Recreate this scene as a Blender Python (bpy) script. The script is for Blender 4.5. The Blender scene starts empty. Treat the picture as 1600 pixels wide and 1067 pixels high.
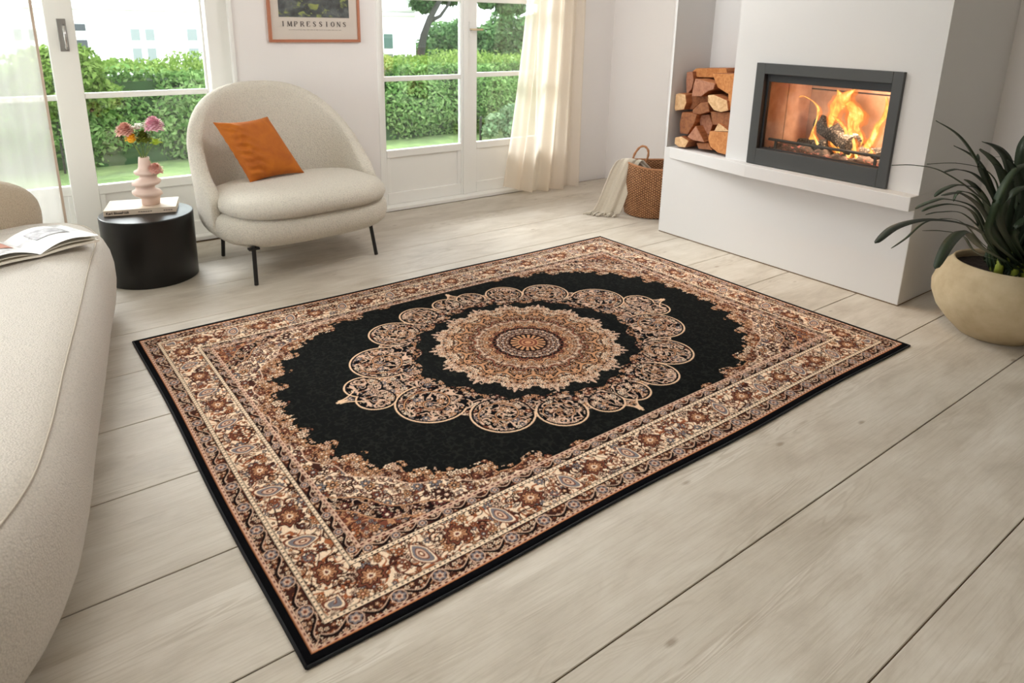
import bpy, math, random
import numpy as np
from mathutils import Vector, Matrix
PI = math.pi
rnd = random.Random(7)
sc = bpy.context.scene
COL = sc.collection

# ------------------------------------------------------------------ helpers
def lin(c):
    out = []
    for v in c[:3]:
        v = v / 255.0
        out.append(v / 12.92 if v <= 0.04045 else ((v + 0.055) / 1.055) ** 2.4)
    return tuple(out) + (1.0,)

class NT:
    def __init__(s, name):
        s.m = bpy.data.materials.new(name); s.m.use_nodes = True
        s.t = s.m.node_tree; s.t.nodes.clear()
        s.out = s.n('ShaderNodeOutputMaterial')
    def n(s, typ, ins=None, **props):
        nd = s.t.nodes.new(typ)
        for k, v in props.items(): setattr(nd, k, v)
        for k, v in (ins or {}).items():
            if isinstance(v, bpy.types.NodeSocket): s.t.links.new(v, nd.inputs[k])
            else: nd.inputs[k].default_value = v
        return nd
    def coord(s, scale=(1, 1, 1), which='Object', loc=(0, 0, 0)):
        tc = s.n('ShaderNodeTexCoord')
        return s.n('ShaderNodeMapping', {'Vector': tc.outputs[which], 'Scale': scale, 'Location': loc}).outputs[0]
    def noise(s, vec, scale, detail=4, rough=.55, dist=0):
        return s.n('ShaderNodeTexNoise', {'Vector': vec, 'Scale': scale, 'Detail': detail, 'Roughness': rough, 'Distortion': dist}).outputs[0]
    def ramp(s, fac, stops):
        r = s.n('ShaderNodeValToRGB', {'Fac': fac}); e = r.color_ramp.elements
        while len(e) < len(stops): e.new(.5)
        for el, (p, c) in zip(e, stops):
            el.position = p; el.color = c if len(c) == 4 and max(c) <= 1.0001 and not isinstance(c[0], int) else lin(c)
        return r.outputs[0]
    def mix(s, fac, a, b, mode='MIX'):
        nd = s.n('ShaderNodeMix', data_type='RGBA', blend_type=mode)
        for idx, v in ((0, fac), (6, a), (7, b)):
            if isinstance(v, bpy.types.NodeSocket): s.t.links.new(v, nd.inputs[idx])
            else: nd.inputs[idx].default_value = v
        return nd.outputs[2]
    def math(s, op, a, b=0.0, c=None):
        d = {0: a, 1: b}
        if c is not None: d[2] = c
        nd = s.n('ShaderNodeMath', operation=op)
        for k, v in d.items():
            if isinstance(v, bpy.types.NodeSocket): s.t.links.new(v, nd.inputs[k])
            else: nd.inputs[k].default_value = v
        return nd.outputs[0]
    def bump(s, h, strength=.3, dist=.01):
        return s.n('ShaderNodeBump', {'Height': h, 'Strength': strength, 'Distance': dist}).outputs[0]
    def pbr(s, color, rough=.6, normal=None, **kw):
        ins = {'Base Color': color, 'Roughness': rough}
        if normal is not None: ins['Normal'] = normal
        for k, v in kw.items(): ins[k.replace('_', ' ')] = v
        p = s.n('ShaderNodeBsdfPrincipled', ins)
        s.t.links.new(p.outputs[0], s.out.inputs[0]); s.p = p
        return s.m
    def surf(s, sh):
        s.t.links.new(sh, s.out.inputs[0]); return s.m

def plain(name, c, rough=.6, var=.06, scale=12, bump=0.0, bscale=80, bdist=.002, **kw):
    t = NT(name); v = t.coord()
    n1 = t.noise(v, scale)
    a = lin(c); d = tuple(x * (1 - var) for x in a[:3]) + (1,); b = tuple(min(1, x * (1 + var)) for x in a[:3]) + (1,)
    colr = t.mix(n1, d, b)
    nm = t.bump(t.noise(v, bscale, 3), bump, bdist) if bump else None
    return t.pbr(colr, rough, nm, **kw)

class MB:
    """collects geometry and links it as ONE mesh object"""
    def __init__(s): s.v = []; s.f = []
    def add(s, vs, fs):
        o = len(s.v); s.v += [tuple(p) for p in vs]; s.f += [tuple(i + o for i in f) for f in fs]; return s
    def box(s, x0, x1, y0, y1, z0, z1):
        vs = [(x, y, z) for z in (z0, z1) for y in (y0, y1) for x in (x0, x1)]
        return s.add(vs, [(0, 2, 3, 1), (4, 5, 7, 6), (0, 1, 5, 4), (2, 6, 7, 3), (0, 4, 6, 2), (1, 3, 7, 5)])
    def rings(s, rings, cap0=True, cap1=True, closed=True):
        n = len(rings[0]); vs = [p for r in rings for p in r]; fs = []
        for i in range(len(rings) - 1):
            for j in range(n if closed else n - 1):
                k = (j + 1) % n
                fs.append((i * n + j, i * n + k, (i + 1) * n + k, (i + 1) * n + j))
        if cap0: fs.append(tuple(reversed(range(n))))
        if cap1: fs.append(tuple((len(rings) - 1) * n + j for j in range(n)))
        return s.add(vs, fs)
    def tube(s, pts, r, n=10, caps=True):
        pts = [Vector(p) for p in pts]; rs = r if isinstance(r, (list, tuple)) else [r] * len(pts)
        rings = []; up = None
        for i, p in enumerate(pts):
            t = (pts[min(i + 1, len(pts) - 1)] - pts[max(i - 1, 0)]).normalized()
            if up is None: up = Vector((0, 0, 1)) if abs(t.z) < .9 else Vector((1, 0, 0))
            a = t.cross(up).normalized(); up = a.cross(t).normalized()
            rings.append([p + (a * math.cos(2 * PI * k / n) + up * math.sin(2 * PI * k / n)) * rs[i] for k in range(n)])
        return s.rings(rings, caps, caps)
    def lathe(s, prof, c=(0, 0, 0), n=40, cap0=True, cap1=True):
        return s.rings([[(c[0] + r * math.cos(2 * PI * k / n), c[1] + r * math.sin(2 * PI * k / n), c[2] + z) for k in range(n)] for r, z in prof], cap0, cap1)
    def prism(s, poly, d):
        a = [Vector(p) for p in poly]; b = [p + Vector(d) for p in a]
        return s.rings([a, b])
    def build(s, name, mat, parent=None, smooth=False, bevel=0, sub=0, seg=2):
        vs = np.array(s.v, dtype=float)
        if parent is not None: org = Vector(parent['_w']) if '_w' in parent else Vector((0, 0, 0))
        else: org = Vector(((vs[:, 0].min() + vs[:, 0].max()) / 2, (vs[:, 1].min() + vs[:, 1].max()) / 2, vs[:, 2].min()))
        me = bpy.data.meshes.new(name)
        me.from_pydata([tuple(p) for p in (vs - np.array(org))], [], s.f)
        me.validate(); me.update()
        if smooth: me.shade_smooth()
        o = bpy.data.objects.new(name, me); COL.objects.link(o)
        for m in (mat if isinstance(mat, (list, tuple)) else [mat]): me.materials.append(m)
        if parent is not None: o.parent = parent
        else: o.location = org
        o['_w'] = tuple(org)
        if bevel:
            b = o.modifiers.new('b', 'BEVEL'); b.width = bevel; b.segments = seg; b.limit_method = 'ANGLE'; b.angle_limit = math.radians(35)
        if sub:
            b = o.modifiers.new('s', 'SUBSURF'); b.levels = sub; b.render_levels = sub
        return o

def tag(o, label=None, cat=None, group=None, kind=None):
    if label: o['label'] = label
    if cat: o['category'] = cat
    if group: o['group'] = group
    if kind: o['kind'] = kind
    return o
def thing(name, label, cat, loc, group=None):
    o = bpy.data.objects.new(name, None); COL.objects.link(o); o.location = loc; o['_w'] = tuple(loc)
    o.empty_display_size = .1
    return tag(o, label, cat, group)
def struct(o): o['kind'] = 'structure'; return o

def smooth_curve(pts, n, closed=True):
    """Catmull-Rom through pts, n samples per segment"""
    out = []; m = len(pts); P = [np.array(p, float) for p in pts]
    for i in range(m if closed else m - 1):
        if closed: p0, p1, p2, p3 = P[(i - 1) % m], P[i], P[(i + 1) % m], P[(i + 2) % m]
        else: p0, p1, p2, p3 = P[max(i - 1, 0)], P[i], P[i + 1], P[min(i + 2, m - 1)]
        for k in range(n):
            t = k / n
            out.append(.5 * ((2 * p1) + (-p0 + p2) * t + (2 * p0 - 5 * p1 + 4 * p2 - p3) * t * t + (-p0 + 3 * p1 - 3 * p2 + p3) * t ** 3))
    if not closed: out.append(P[-1])
    return out

# ------------------------------------------------------------------ camera
H = 1.4
yaw, pitch, roll, fpx, ccx, ccy = math.radians(37.25924936), math.radians(16.07915199), math.radians(1.14344496), 1096.27872, 800.0, 348.99968
fw = Vector((math.sin(yaw) * math.cos(pitch), math.cos(yaw) * math.cos(pitch), -math.sin(pitch)))
r0 = Vector((math.cos(yaw), -math.sin(yaw), 0)); u0 = r0.cross(fw)
rr = r0 * math.cos(roll) + u0 * math.sin(roll); uu = -r0 * math.sin(roll) + u0 * math.cos(roll)
cam = bpy.data.objects.new('camera', bpy.data.cameras.new('camera')); COL.objects.link(cam)
cam.matrix_world = Matrix(((rr.x, uu.x, -fw.x, 0), (rr.y, uu.y, -fw.y, 0), (rr.z, uu.z, -fw.z, H), (0, 0, 0, 1)))
cam.data.sensor_width = 36; cam.data.lens = 36 * fpx / 1600
cam.data.shift_y = -(533.5 - ccy) / 1600
cam.data.clip_start = .05; cam.data.clip_end = 200
cam.data.dof.use_dof = True; cam.data.dof.focus_distance = 2.6; cam.data.dof.aperture_fstop = 5.0
sc.camera = cam
def bp(px, py, ax, val):      # measured photo position -> place in the room, on the plane axis = val
    d = rr * ((px - ccx) / fpx) - uu * ((py - ccy) / fpx) + fw
    o = Vector((0, 0, H)); t = (val - o[ax]) / d[ax]
    return o + d * t

# ------------------------------------------------------------------ materials
M = {}
M['wall'] = plain('wall_paint', (235, 231, 229), .75, .015, 3, .08, 160, .001)
M['fire_wall'] = plain('fireplace_plaster', (213, 211, 209), .7, .015, 4, .06, 200, .001)
M['ceil'] = plain('ceiling_paint', (240, 238, 235), .8, .01, 3)
M['white'] = plain('white_lacquer', (240, 239, 235), .35, .015, 5)
M['metal'] = plain('brushed_steel', (170, 168, 165), .35, .05, 40, Metallic=1.0)
M['brass'] = plain('pale_brass', (225, 205, 170), .35, .05, 40, Metallic=.8)
M['black'] = plain('black_metal', (26, 25, 25), .42, .1, 30)
M['table'] = plain('table_lacquer', (11, 10, 10), .32, .1, 20)
M['stove'] = plain('stove_steel', (62, 63, 62), .5, .06, 60, .05, 300, .0005)
M['stove_in'] = plain('stove_black', (34, 34, 35), .5, .05, 60)

def boucle(name, c, scale=150, bump=.9, dist=.006):
    t = NT(name); v = t.coord()
    vor = t.n('ShaderNodeTexVoronoi', {'Vector': v, 'Scale': scale}).outputs[0]
    n2 = t.noise(v, scale * 2.2, 3)
    h = t.math('SUBTRACT', t.math('MULTIPLY', n2, .7), vor)
    a = lin(c)
    colr = t.mix(t.ramp(vor, [(.1, (1., 1., 1., 1.)), (.9, (.0, .0, .0, 1.))]), tuple(x * .8 for x in a[:3]) + (1,), a)
    return t.pbr(colr, .95, t.bump(h, bump, dist), Sheen_Weight=.25, Sheen_Roughness=.5)
M['boucle'] = boucle('cream_boucle', (233, 226, 212), 150, .8, .005)
M['sofa'] = boucle('sofa_boucle', (215, 207, 197), 190, .55, .003)

def velvet():
    t = NT('rust_velvet'); v = t.coord()
    n = t.noise(v, 9, 4, .6, .8)
    colr = t.ramp(n, [(.3, (166, 84, 8)), (.7, (194, 108, 14))])
    return t.pbr(colr, .75, t.bump(t.noise(v, 400, 2), .15, .001), Sheen_Weight=.1, Sheen_Roughness=.35, Sheen_Tint=lin((240, 170, 90)))
M['velvet'] = velvet()

def wood_floor():
    t = NT('whitewashed_pine'); tc = t.n('ShaderNodeTexCoord').outputs['Object']
    sep = t.n('ShaderNodeSeparateXYZ', {0: tc})
    idx = t.math('FLOOR', t.math('DIVIDE', t.math('ADD', sep.outputs[1], 20 * .4135 - .48), .4135))
    wn = t.n('ShaderNodeTexWhiteNoise', {'W': idx}, noise_dimensions='1D')
    off = t.math('MULTIPLY', wn.outputs[0], 37.0)
    comb = t.n('ShaderNodeCombineXYZ', {0: t.math('ADD', sep.outputs[0], off), 1: sep.outputs[1], 2: off}).outputs[0]
    # long flowing grain
    m1 = t.n('ShaderNodeMapping', {'Vector': comb, 'Scale': (.55, 5.0, 1)}).outputs[0]
    warp = t.noise(m1, 1.6, 3, .5, .6)
    ring = t.math('SINE', t.math('MULTIPLY', warp, 120.0))
    m2 = t.n('ShaderNodeMapping', {'Vector': comb, 'Scale': (2.0, 60, 1)}).outputs[0]
    fine = t.noise(m2, 3.0, 4, .65)
    blot = t.noise(t.n('ShaderNodeMapping', {'Vector': comb, 'Scale': (1.6, 4, 1)}).outputs[0], 2.2, 5, .6, .4)
    gmask = t.ramp(t.noise(t.n('ShaderNodeMapping', {'Vector': comb, 'Scale': (.8, 5, 1)}).outputs[0], 1.3, 2), [(.52, (0., 0., 0., 1.)), (.66, (1., 1., 1., 1.))])
    base = t.ramp(blot, [(.28, (184, 174, 160)), (.48, (203, 194, 181)), (.70, (215, 208, 197))])
    c1 = t.mix(t.math('MULTIPLY', t.math('MULTIPLY', t.ramp(ring, [(.0, (0., 0., 0., 1.)), (1., (1., 1., 1., 1.))]), gmask), .42), base, lin((160, 146, 126)))
    c2 = t.mix(t.math('MULTIPLY', t.ramp(fine, [(.33, (1., 1., 1., 1.)), (.54, (0., 0., 0., 1.))]), .24), c1, lin((156, 142, 122)))
    # knots and stains
    vor = t.n('ShaderNodeTexVoronoi', {'Vector': t.n('ShaderNodeMapping', {'Vector': comb, 'Scale': (1.5, 3.4, 1)}).outputs[0], 'Scale': 2.2, 'Randomness': 1.0}).outputs[0]
    kn = t.ramp(t.math('ADD', vor, t.math('MULTIPLY', t.math('SUBTRACT', fine, .5), .05)), [(.03, (1., 1., 1., 1.)), (.085, (0., 0., 0., 1.))])
    c3 = t.mix(t.math('MULTIPLY', kn, .6), c2, lin((128, 108, 84)))
    # per-board tone
    tone = t.ramp(wn.outputs[0], [(0, (.90, .89, .87, 1.)), (1, (1., 1., 1., 1.))])
    c4 = t.mix(1.0, c3, tone, 'MULTIPLY')
    hgt = t.math('ADD', t.math('MULTIPLY', t.math('MULTIPLY', ring, gmask), .35), t.math('MULTIPLY', fine, .9))
    rg = t.math('ADD', t.math('MULTIPLY', blot, .25), .36)
    return t.pbr(c4, rg, t.bump(hgt, .28, .0015))
M['floor'] = wood_floor()
M['gap'] = plain('dark_gap', (120, 98, 76), .9, .2, 8)

def glass():
    t = NT('window_glass')
    fr = t.n('ShaderNodeFresnel', {'IOR': 1.45}).outputs[0]
    tr = t.n('ShaderNodeBsdfTransparent', {'Color': (.97, .985, .975, 1)}).outputs[0]
    gl = t.n('ShaderNodeBsdfGlossy', {'Color': (1, 1, 1, 1), 'Roughness': .01}).outputs[0]
    return t.surf(t.n('ShaderNodeMixShader', {0: fr, 1: tr, 2: gl}).outputs[0])
M['glass'] = glass()
def stove_glass():
    t = NT('stove_glass')
    tr = t.n('ShaderNodeBsdfTransparent', {'Color': (.96, .94, .92, 1)}).outputs[0]
    gl = t.n('ShaderNodeBsdfGlossy', {'Color': (1, 1, 1, 1), 'Roughness': .04}).outputs[0]
    return t.surf(t.n('ShaderNodeMixShader', {0: .035, 1: tr, 2: gl}).outputs[0])
M['stove_glass'] = stove_glass()

def sheer(name, c, transp, transl):
    t = NT(name); v = t.coord((1, 1, 1))
    w = t.noise(t.coord((300, 300, 60)), 3, 2)
    colr = t.mix(w, tuple(x * .93 for x in lin(c)[:3]) + (1,), lin(c))
    df = t.n('ShaderNodeBsdfDiffuse', {'Color': colr}).outputs[0]
    tl = t.n('ShaderNodeBsdfTranslucent', {'Color': colr}).outputs[0]
    tr = t.n('ShaderNodeBsdfTransparent', {'Color': (1, 1, 1, 1)}).outputs[0]
    a = t.n('ShaderNodeMixShader', {0: transl, 1: df, 2: tl}).outputs[0]
    return t.surf(t.n('ShaderNodeMixShader', {0: transp, 1: a, 2: tr}).outputs[0])
M['sheer_beige'] = sheer('beige_linen', (253, 243, 229), .2, .68)
M['sheer_white'] = sheer('white_voile', (232, 231, 226), .36, .42)
M['hem'] = plain('curtain_hem', (206, 188, 172), .9, .05, 60)

# ------------------------------------------------------------------ room shell
WY = 4.64          # inner face of the window wall
FX = 3.69          # front face of the fireplace block
RX = 4.62          # right wall in the alcove
CZ = 2.65
seams = [.48 + .4135 * k for k in range(-7, 11)]
fb = MB()
xs_joint = [-2.6, 6.0]
for k in range(len(seams) - 1):
    y0, y1 = seams[k] + .0018, seams[k + 1] - .0018
    if y0 < -2.6: y0 = -2.6
    y1 = min(y1, 4.74)
    if y1 > y0: fb.box(-2.7, 4.75, y0, y1, -.0048, 0)
floor = struct(fb.build('floor', M['floor'], bevel=.0018, seg=1))
floor.location.z = -.0048
struct(MB().box(-2.75, 4.8, -2.7, 4.80, -.12, -.0050).build('subfloor', M['gap']))
struct(MB().box(-2.8, 4.8, -2.7, 4.9, CZ, CZ + .1).build('ceiling', M['ceil']))
# window wall with two openings, built as one mesh
D1 = (-1.95, 1.315); D2 = (2.30, 3.93); HT = 2.25
w = MB()
w.box(-2.7, D1[0], WY, WY + .2, -.1, CZ); w.box(D1[1], D2[0], WY, WY + .2, -.1, CZ); w.box(D2[1], RX + .1, WY, WY + .2, -.1, CZ)
w.box(D1[0], D1[1], WY, WY + .2, HT, CZ); w.box(D2[0], D2[1], WY, WY + .2, HT, CZ)
struct(w.build('wall_back', M['wall']))
struct(MB().box(RX, RX + .12, 2.6, WY, -.1, CZ).build('wall_right', M['wall']))
struct(MB().box(4.50, 4.62, -2.7, 1.7, -.1, CZ).build('wall_right', M['wall']))
struct(MB().box(-2.7, 4.6, -2.75, -2.6, -.1, CZ).build('wall_front', M['wall']))
# left wall with a wide garden window, out of frame
w = MB(); LW = (1.5, 4.3)
w.box(-2.8, -2.65, -2.7, LW[0], -.1, CZ); w.box(-2.8, -2.65, LW[1], WY + .1, -.1, CZ)
w.box(-2.8, -2.65, LW[0], LW[1], HT, CZ); w.box(-2.8, -2.65, LW[0], LW[1], -.1, .15)
struct(w.build('wall_left', M['wall']))
f = MB()
for y in (LW[0], 2.4, 3.3, LW[1] - .07): f.box(-2.76, -2.7, y, y + .07, .15, HT)
f.box(-2.76, -2.7, LW[0], LW[1], .15, .22); f.box(-2.76, -2.7, LW[0], LW[1], HT - .07, HT)
struct(f.build('window_1', M['white'], bevel=.004))

# --- glazed doors
DY = 4.70
def leaf(name, x0, x1, sl, sr, zb, bars, panel=True, z0=.03, y=DY):
    """one glazed door leaf: stiles, rails, muntins, bottom panel, panes as children"""
    t = .045; m = MB()
    m.box(x0, x0 + sl, y, y + t, z0, HT - .06); m.box(x1 - sr, x1, y, y + t, z0, HT - .06)
    m.box(x0 + sl, x1 - sr, y, y + t, HT - .16, HT - .06)
    if panel:
        m.box(x0 + sl, x1 - sr, y, y + t, zb - .055, zb); m.box(x0 + sl, x1 - sr, y, y + t, z0, .12)
        m.box(x0 + sl, x0 + sl + .03, y + .004, y + t, .12, zb - .055); m.box(x1 - sr - .03, x1 - sr, y + .004, y + t, .12, zb - .055)
    for a, b in bars: m.box(x0 + sl, x1 - sr, y + .006, y + t - .006, a, b)
    o = struct(m.build(name, M['white'], bevel=.004))
    if panel:
        p = MB().box(x0 + sl + .028, x1 - sr - .028, y + .016, y + t - .012, .118, zb - .05)
        p.build('door_panel', M['white'], o, bevel=.003)
    zs = [zb] + [v for ab in bars for v in ab] + [HT - .16]
    for i in range(0, len(zs), 2):
        MB().box(x0 + sl, x1 - sr, y + .020, y + .024, zs[i], zs[i + 1]).build('glass_pane', M['glass'], o)
    return o
SX = 4.70 / 4.66
d1 = leaf('door_1', .356, 1.172, .137, .012, .418, [(.925, .957), (1.49, 1.525)])
leaf('door_2', -.86, .40, .09, .035, .418, [(.915, .945), (1.49, 1.525)], y=DY + .05)
leaf('door_3', -1.93, -.87, .09, .06, .418, [(.915, .945), (1.49, 1.525)])
d4 = leaf('door_4', 2.325, 3.085, .06, .038, .448, [(.957, .992), (1.535, 1.57)])
d5 = leaf('door_5', 3.088, 3.90, .108, .06, .448, [(.966, 1.002), (1.535, 1.57)])
# astragal on the meeting stiles
MB().box(3.062, 3.108, DY - .014, DY, .03, HT - .06).build('meeting_strip', M['white'], d5, bevel=.004)
kn = bp(738, 46, 1, DY - .03)
m = MB(); m.box(kn.x - .012, kn.x + .012, DY - .006, DY, kn.z - .06, kn.z + .06); m.build('handle_plate', M['white'], d5, bevel=.003)
m = MB(); m.tube([(kn.x, DY - .005, kn.z), (kn.x, DY - .045, kn.z), (kn.x + .02, DY - .05, kn.z), (kn.x + .085, DY - .05, kn.z)], .008)
m.build('door_handle', M['brass'], d5, smooth=True)
# recessed pull on the sliding door
m = MB(); hz0, hz1, hx0, hx1 = 1.19, 1.365, .408, .452
m.box(hx0, hx1, DY - .003, DY + .002, hz0, hz1); m.build('pull_plate', M['metal'], d1, bevel=.002)
m = MB(); m.tube([(.437, DY - .002, hz1 - .035), (.437, DY - .03, hz1 - .045), (.437, DY - .034, (hz0 + hz1) / 2), (.437, DY - .03, hz0 + .02), (.437, DY - .002, hz0 + .012)], .0085)
m.build('door_handle', plain('polished_steel', (205, 203, 202), .22, .03, 40, Metallic=1.0), d1, smooth=True)
# frames round the openings
def surround(name, x0, x1, wl, wr, yf):
    m = MB(); m.box(x0, x0 + wl, yf, DY + .09, 0, HT); m.box(x1 - wr, x1, yf, DY + .09, 0, HT); m.box(x0 + wl, x1 - wr, yf, DY + .09, HT - .07, HT)
    struct(m.build(name, M['white'], bevel=.004))
surround('trim_1', D1[0], D1[1], .03, .128, 4.685)
surround('trim_2', D2[0], D2[1], .028, .028, WY - .006)
m = MB(); m.box(D1[1] - .008, D1[1] + .012, WY - .012, WY + .03, 0, HT); struct(m.build('trim_3', M['white'], bevel=.003))
struct(MB().box(D2[0], D2[1], 4.615, DY + .09, .001, .03).build('trim_4', M['white'], bevel=.004))
struct(MB().box(D1[0], D1[1], 4.64, DY + .12, .001, .03).build('trim_5', M['white'], bevel=.004))

# ------------------------------------------------------------------ curtains
def curtain(name, fn, nu, nv, mat, parent=None):
    vs = [fn(i / nu, j / nv) for j in range(nv + 1) for i in range(nu + 1)]
    fs = [(j * (nu + 1) + i, j * (nu + 1) + i + 1, (j + 1) * (nu + 1) + i + 1, (j + 1) * (nu + 1) + i) for j in range(nv) for i in range(nu)]
    return MB().add(vs, fs).build(name, mat, parent, smooth=True)
def cr(u, v):       # v 0 bottom .. 1 top
    top = (3.58, 4.12); bot = (3.33, 4.10)
    k = (1 - v) ** 1.6
    x0 = top[0] + (bot[0] - top[0]) * k; x1 = top[1] + (bot[1] - top[1]) * k
    uu_ = u + .035 * math.sin(2 * PI * u * 2.3 + .6)
    x = x0 + (x1 - x0) * uu_
    amp = .030 + .02 * k
    y = 4.50 + amp * math.sin(2 * PI * (u * 4.6 + .1 * math.sin(3 * u)) + .5) + .012 * math.sin(2 * PI * u * 11 + v * 2)
    z = .012 + (1 - v) * 0 + v * 2.3 + (.075 * max(0, 1 - u * 2.2)) * (1 - v)
    return (x, y, z)
t = thing('curtain', 'beige linen curtain hanging in loose folds at the right side of the garden door', 'curtain', (3.85, 4.5, 0), 'curtains at the garden doors')
curtain('curtain_panel', cr, 120, 40, M['sheer_beige'], t)
m = MB(); m.tube([(2.2, 4.5, 2.34), (4.4, 4.5, 2.34)], .012); m.build('curtain_rod', M['black'], t, smooth=True)
def cl(u, v):
    x = -1.0 + 1.285 * u
    y = 4.44 + .022 * math.sin(2 * PI * u * 6 + .4) + .008 * math.sin(2 * PI * u * 15)
    return (x, y, .012 + v * 2.3)
t = thing('curtain', 'sheer white voile curtain in front of the left garden door, behind the sofa', 'curtain', (-.3, 4.44, 0), 'curtains at the garden doors')
curtain('curtain_panel', cl, 120, 30, M['sheer_white'], t)
e0 = cl(1, 0)
m = MB(); m.box(e0[0] - .006, e0[0] + .008, e0[1] - .004, e0[1] + .004, .012, 2.31); m.build('hem', M['hem'], t)
m = MB(); m.tube([(-1.1, 4.44, 2.34), (.6, 4.44, 2.34)], .012); m.build('curtain_rod', M['black'], t, smooth=True)

# ------------------------------------------------------------------ fireplace
SZ = .602; CY0, CY1 = 1.495, 2.655; NB = 4.07; BY1 = 3.150
sy0, sy1, sz0, sz1 = 1.652, 2.49, .604, 1.195         # stove frame
iy0, iy1, iz0, iz1 = 1.705, 2.432, .70, 1.135          # stove opening
fp = thing('fireplace', 'white plastered fireplace block with built-in stove, log niche and low hearth shelf', 'fireplace', (4.1, 2.3, 0))
m = MB(); m.box(FX, 4.60, CY0 + .005, BY1, .006, SZ - .002); m.build('plinth', M['fire_wall'], fp, bevel=.004)
m = MB(); m.box(FX + .004, 4.6, CY0 + .008, BY1 - .003, 0, .006); m.build('shadow_gap', M['gap'], fp)
poly = [(FX + .02, BY1 - .02), (FX - .001, BY1 - .05), (FX - .030, 2.85), (FX - .060, 2.65), (FX - .085, 2.45), (FX - .092, 2.2), (FX - .092, CY0 - .004), (FX + .02, CY0 - .004)]
m = MB(); m.prism([(x, y, .528) for x, y in poly], (0, 0, SZ - .528)); m.build('hearth_shelf', M['fire_wall'], fp, bevel=.003)
m = MB()   # chimney breast with the stove hole
hy0, hy1, hz0, hz1 = iy0 - .02, iy1 + .02, iz0 - .04, iz1 + .02
m.box(FX, NB, CY0, hy0, SZ, CZ); m.box(FX, NB, hy1, CY1, SZ, CZ); m.box(FX, NB, hy0, hy1, SZ, hz0); m.box(FX, NB, hy0, hy1, hz1, CZ)
m.box(NB + .16, 4.6, CY0, CY1, SZ, CZ); m.box(NB, NB + .16, CY0, hy0, SZ, CZ); m.box(NB, NB + .16, hy1, CY1, SZ, CZ); m.box(NB, NB + .16, hy0, hy1, hz1, CZ)
m.build('chimney_breast', M['fire_wall'], fp)
m = MB(); m.box(NB, 4.6, CY1, BY1, SZ, CZ); m.box(FX, NB, BY1 - .016, BY1, SZ, CZ); m.box(FX, NB, CY1, BY1 - .016, 2.2, CZ)
m.build('log_niche', M['fire_wall'], fp)
# stove
def frame(m, y0, y1, z0, z1, a0, a1, b0, b1, x0, x1):
    m.box(x0, x1, y0, a0, z0, z1); m.box(x0, x1, a1, y1, z0, z1); m.box(x0, x1, a0, a1, z0, b0); m.box(x0, x1, a0, a1, b1, z1)
m = MB(); frame(m, sy0, sy1, sz0, sz1, iy0, iy1, iz0, iz1, FX - .022, FX + .05); m.build('stove_frame', M['stove'], fp, bevel=.0025)
m = MB(); frame(m, iy0 + .0, iy1 - .0, iz0, iz1, iy0 + .014, iy1 - .014, iz0 + .006, iz1 - .045, FX + .012, FX + .035); m.build('stove_door', M['stove_in'], fp, bevel=.002)
MB().box(FX + .02, FX + .024, iy0 + .01, iy1 - .01, iz0 + .005, iz1 - .04).build('stove_glass', M['stove_glass'], fp)
def brick():
    t = NT('firebrick'); v = t.coord()
    return t.pbr(t.ramp(t.noise(v, 14, 5, .6), [(.3, (176, 140, 114)), (.7, (206, 172, 144))]), .9, t.bump(t.noise(v, 90), .3, .002))
M['brick'] = brick()
FBX = NB + .12
m = MB()   # lining made of refractory tiles with joints
g = .004
def tiles_back():
    ys = [iy0 - .01, (iy0 + iy1) / 2 + .10, iy1 + .01]; zs = [iz0 - .03, 1.03, iz1 + .015]
    for i in range(2):
        for j in range(2): m.box(FBX, FBX + .02, ys[i] + g, ys[i + 1] - g, zs[j] + g, zs[j + 1] - g)
    xs = [FX + .05, FX + .24, FBX]
    for i in range(2):
        m.box(xs[i] + g, xs[i + 1] - g, iy1 - .004, iy1 + .012, iz0 - .03, iz1 + .015)
        m.box(xs[i] + g, xs[i + 1] - g, iy0 - .012, iy0 + .004, iz0 - .03, iz1 + .015)
    m.box(FX + .05, FBX, iy0, iy1, iz0 - .035, iz0 - .02)
    m.box(FX + .05, FBX, iy0, iy1, iz1 + .005, iz1 + .018)
tiles_back(); m.build('firebrick_lining', M['brick'], fp, bevel=.002)
m = MB(); m.box(FBX + .02, FBX + .035, iy0 - .015, iy1 + .015, iz0 - .035, iz1 + .02); m.build('stove_back', M['stove_in'], fp)
m = MB(); m.tube([(FX + .085, iy0 + .02, .748), (FX + .085, iy1 - .01, .748)], .0085)
for y in (iy0 + .07, iy1 - .06): m.box(FX + .078, FX + .092, y - .006, y + .006, iz0 - .02, .745)
m.build('log_guard', M['stove'], fp, smooth=False)

# fire inside
def charred():
    t = NT('charred_wood'); v = t.coord()
    vor = t.n('ShaderNodeTexVoronoi', {'Vector': v, 'Scale': 55}, feature='DISTANCE_TO_EDGE').outputs[0]
    c = t.ramp(vor, [(.0, (18, 15, 12)), (.12, (62, 56, 48)), (.4, (120, 112, 98))])
    return t.pbr(c, .9, t.bump(vor, .8, .01))
M['char'] = charred()
def ember():
    t = NT('embers'); v = t.coord()
    n = t.noise(v, 28, 4, .6)
    c = t.ramp(n, [(.35, (34, 28, 26)), (.6, (110, 98, 88))])
    e = t.ramp(n, [(.58, (0., 0., 0., 1.)), (.64, (1., .16, .10, 1.)), (.78, (1., .38, .24, 1.))])
    m_ = t.pbr(c, .9, t.bump(n, .6, .01)); t.t.links.new(e, t.p.inputs['Emission Color']); t.p.inputs['Emission Strength'].default_value = .35
    return m_
M['ember'] = ember()
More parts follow.
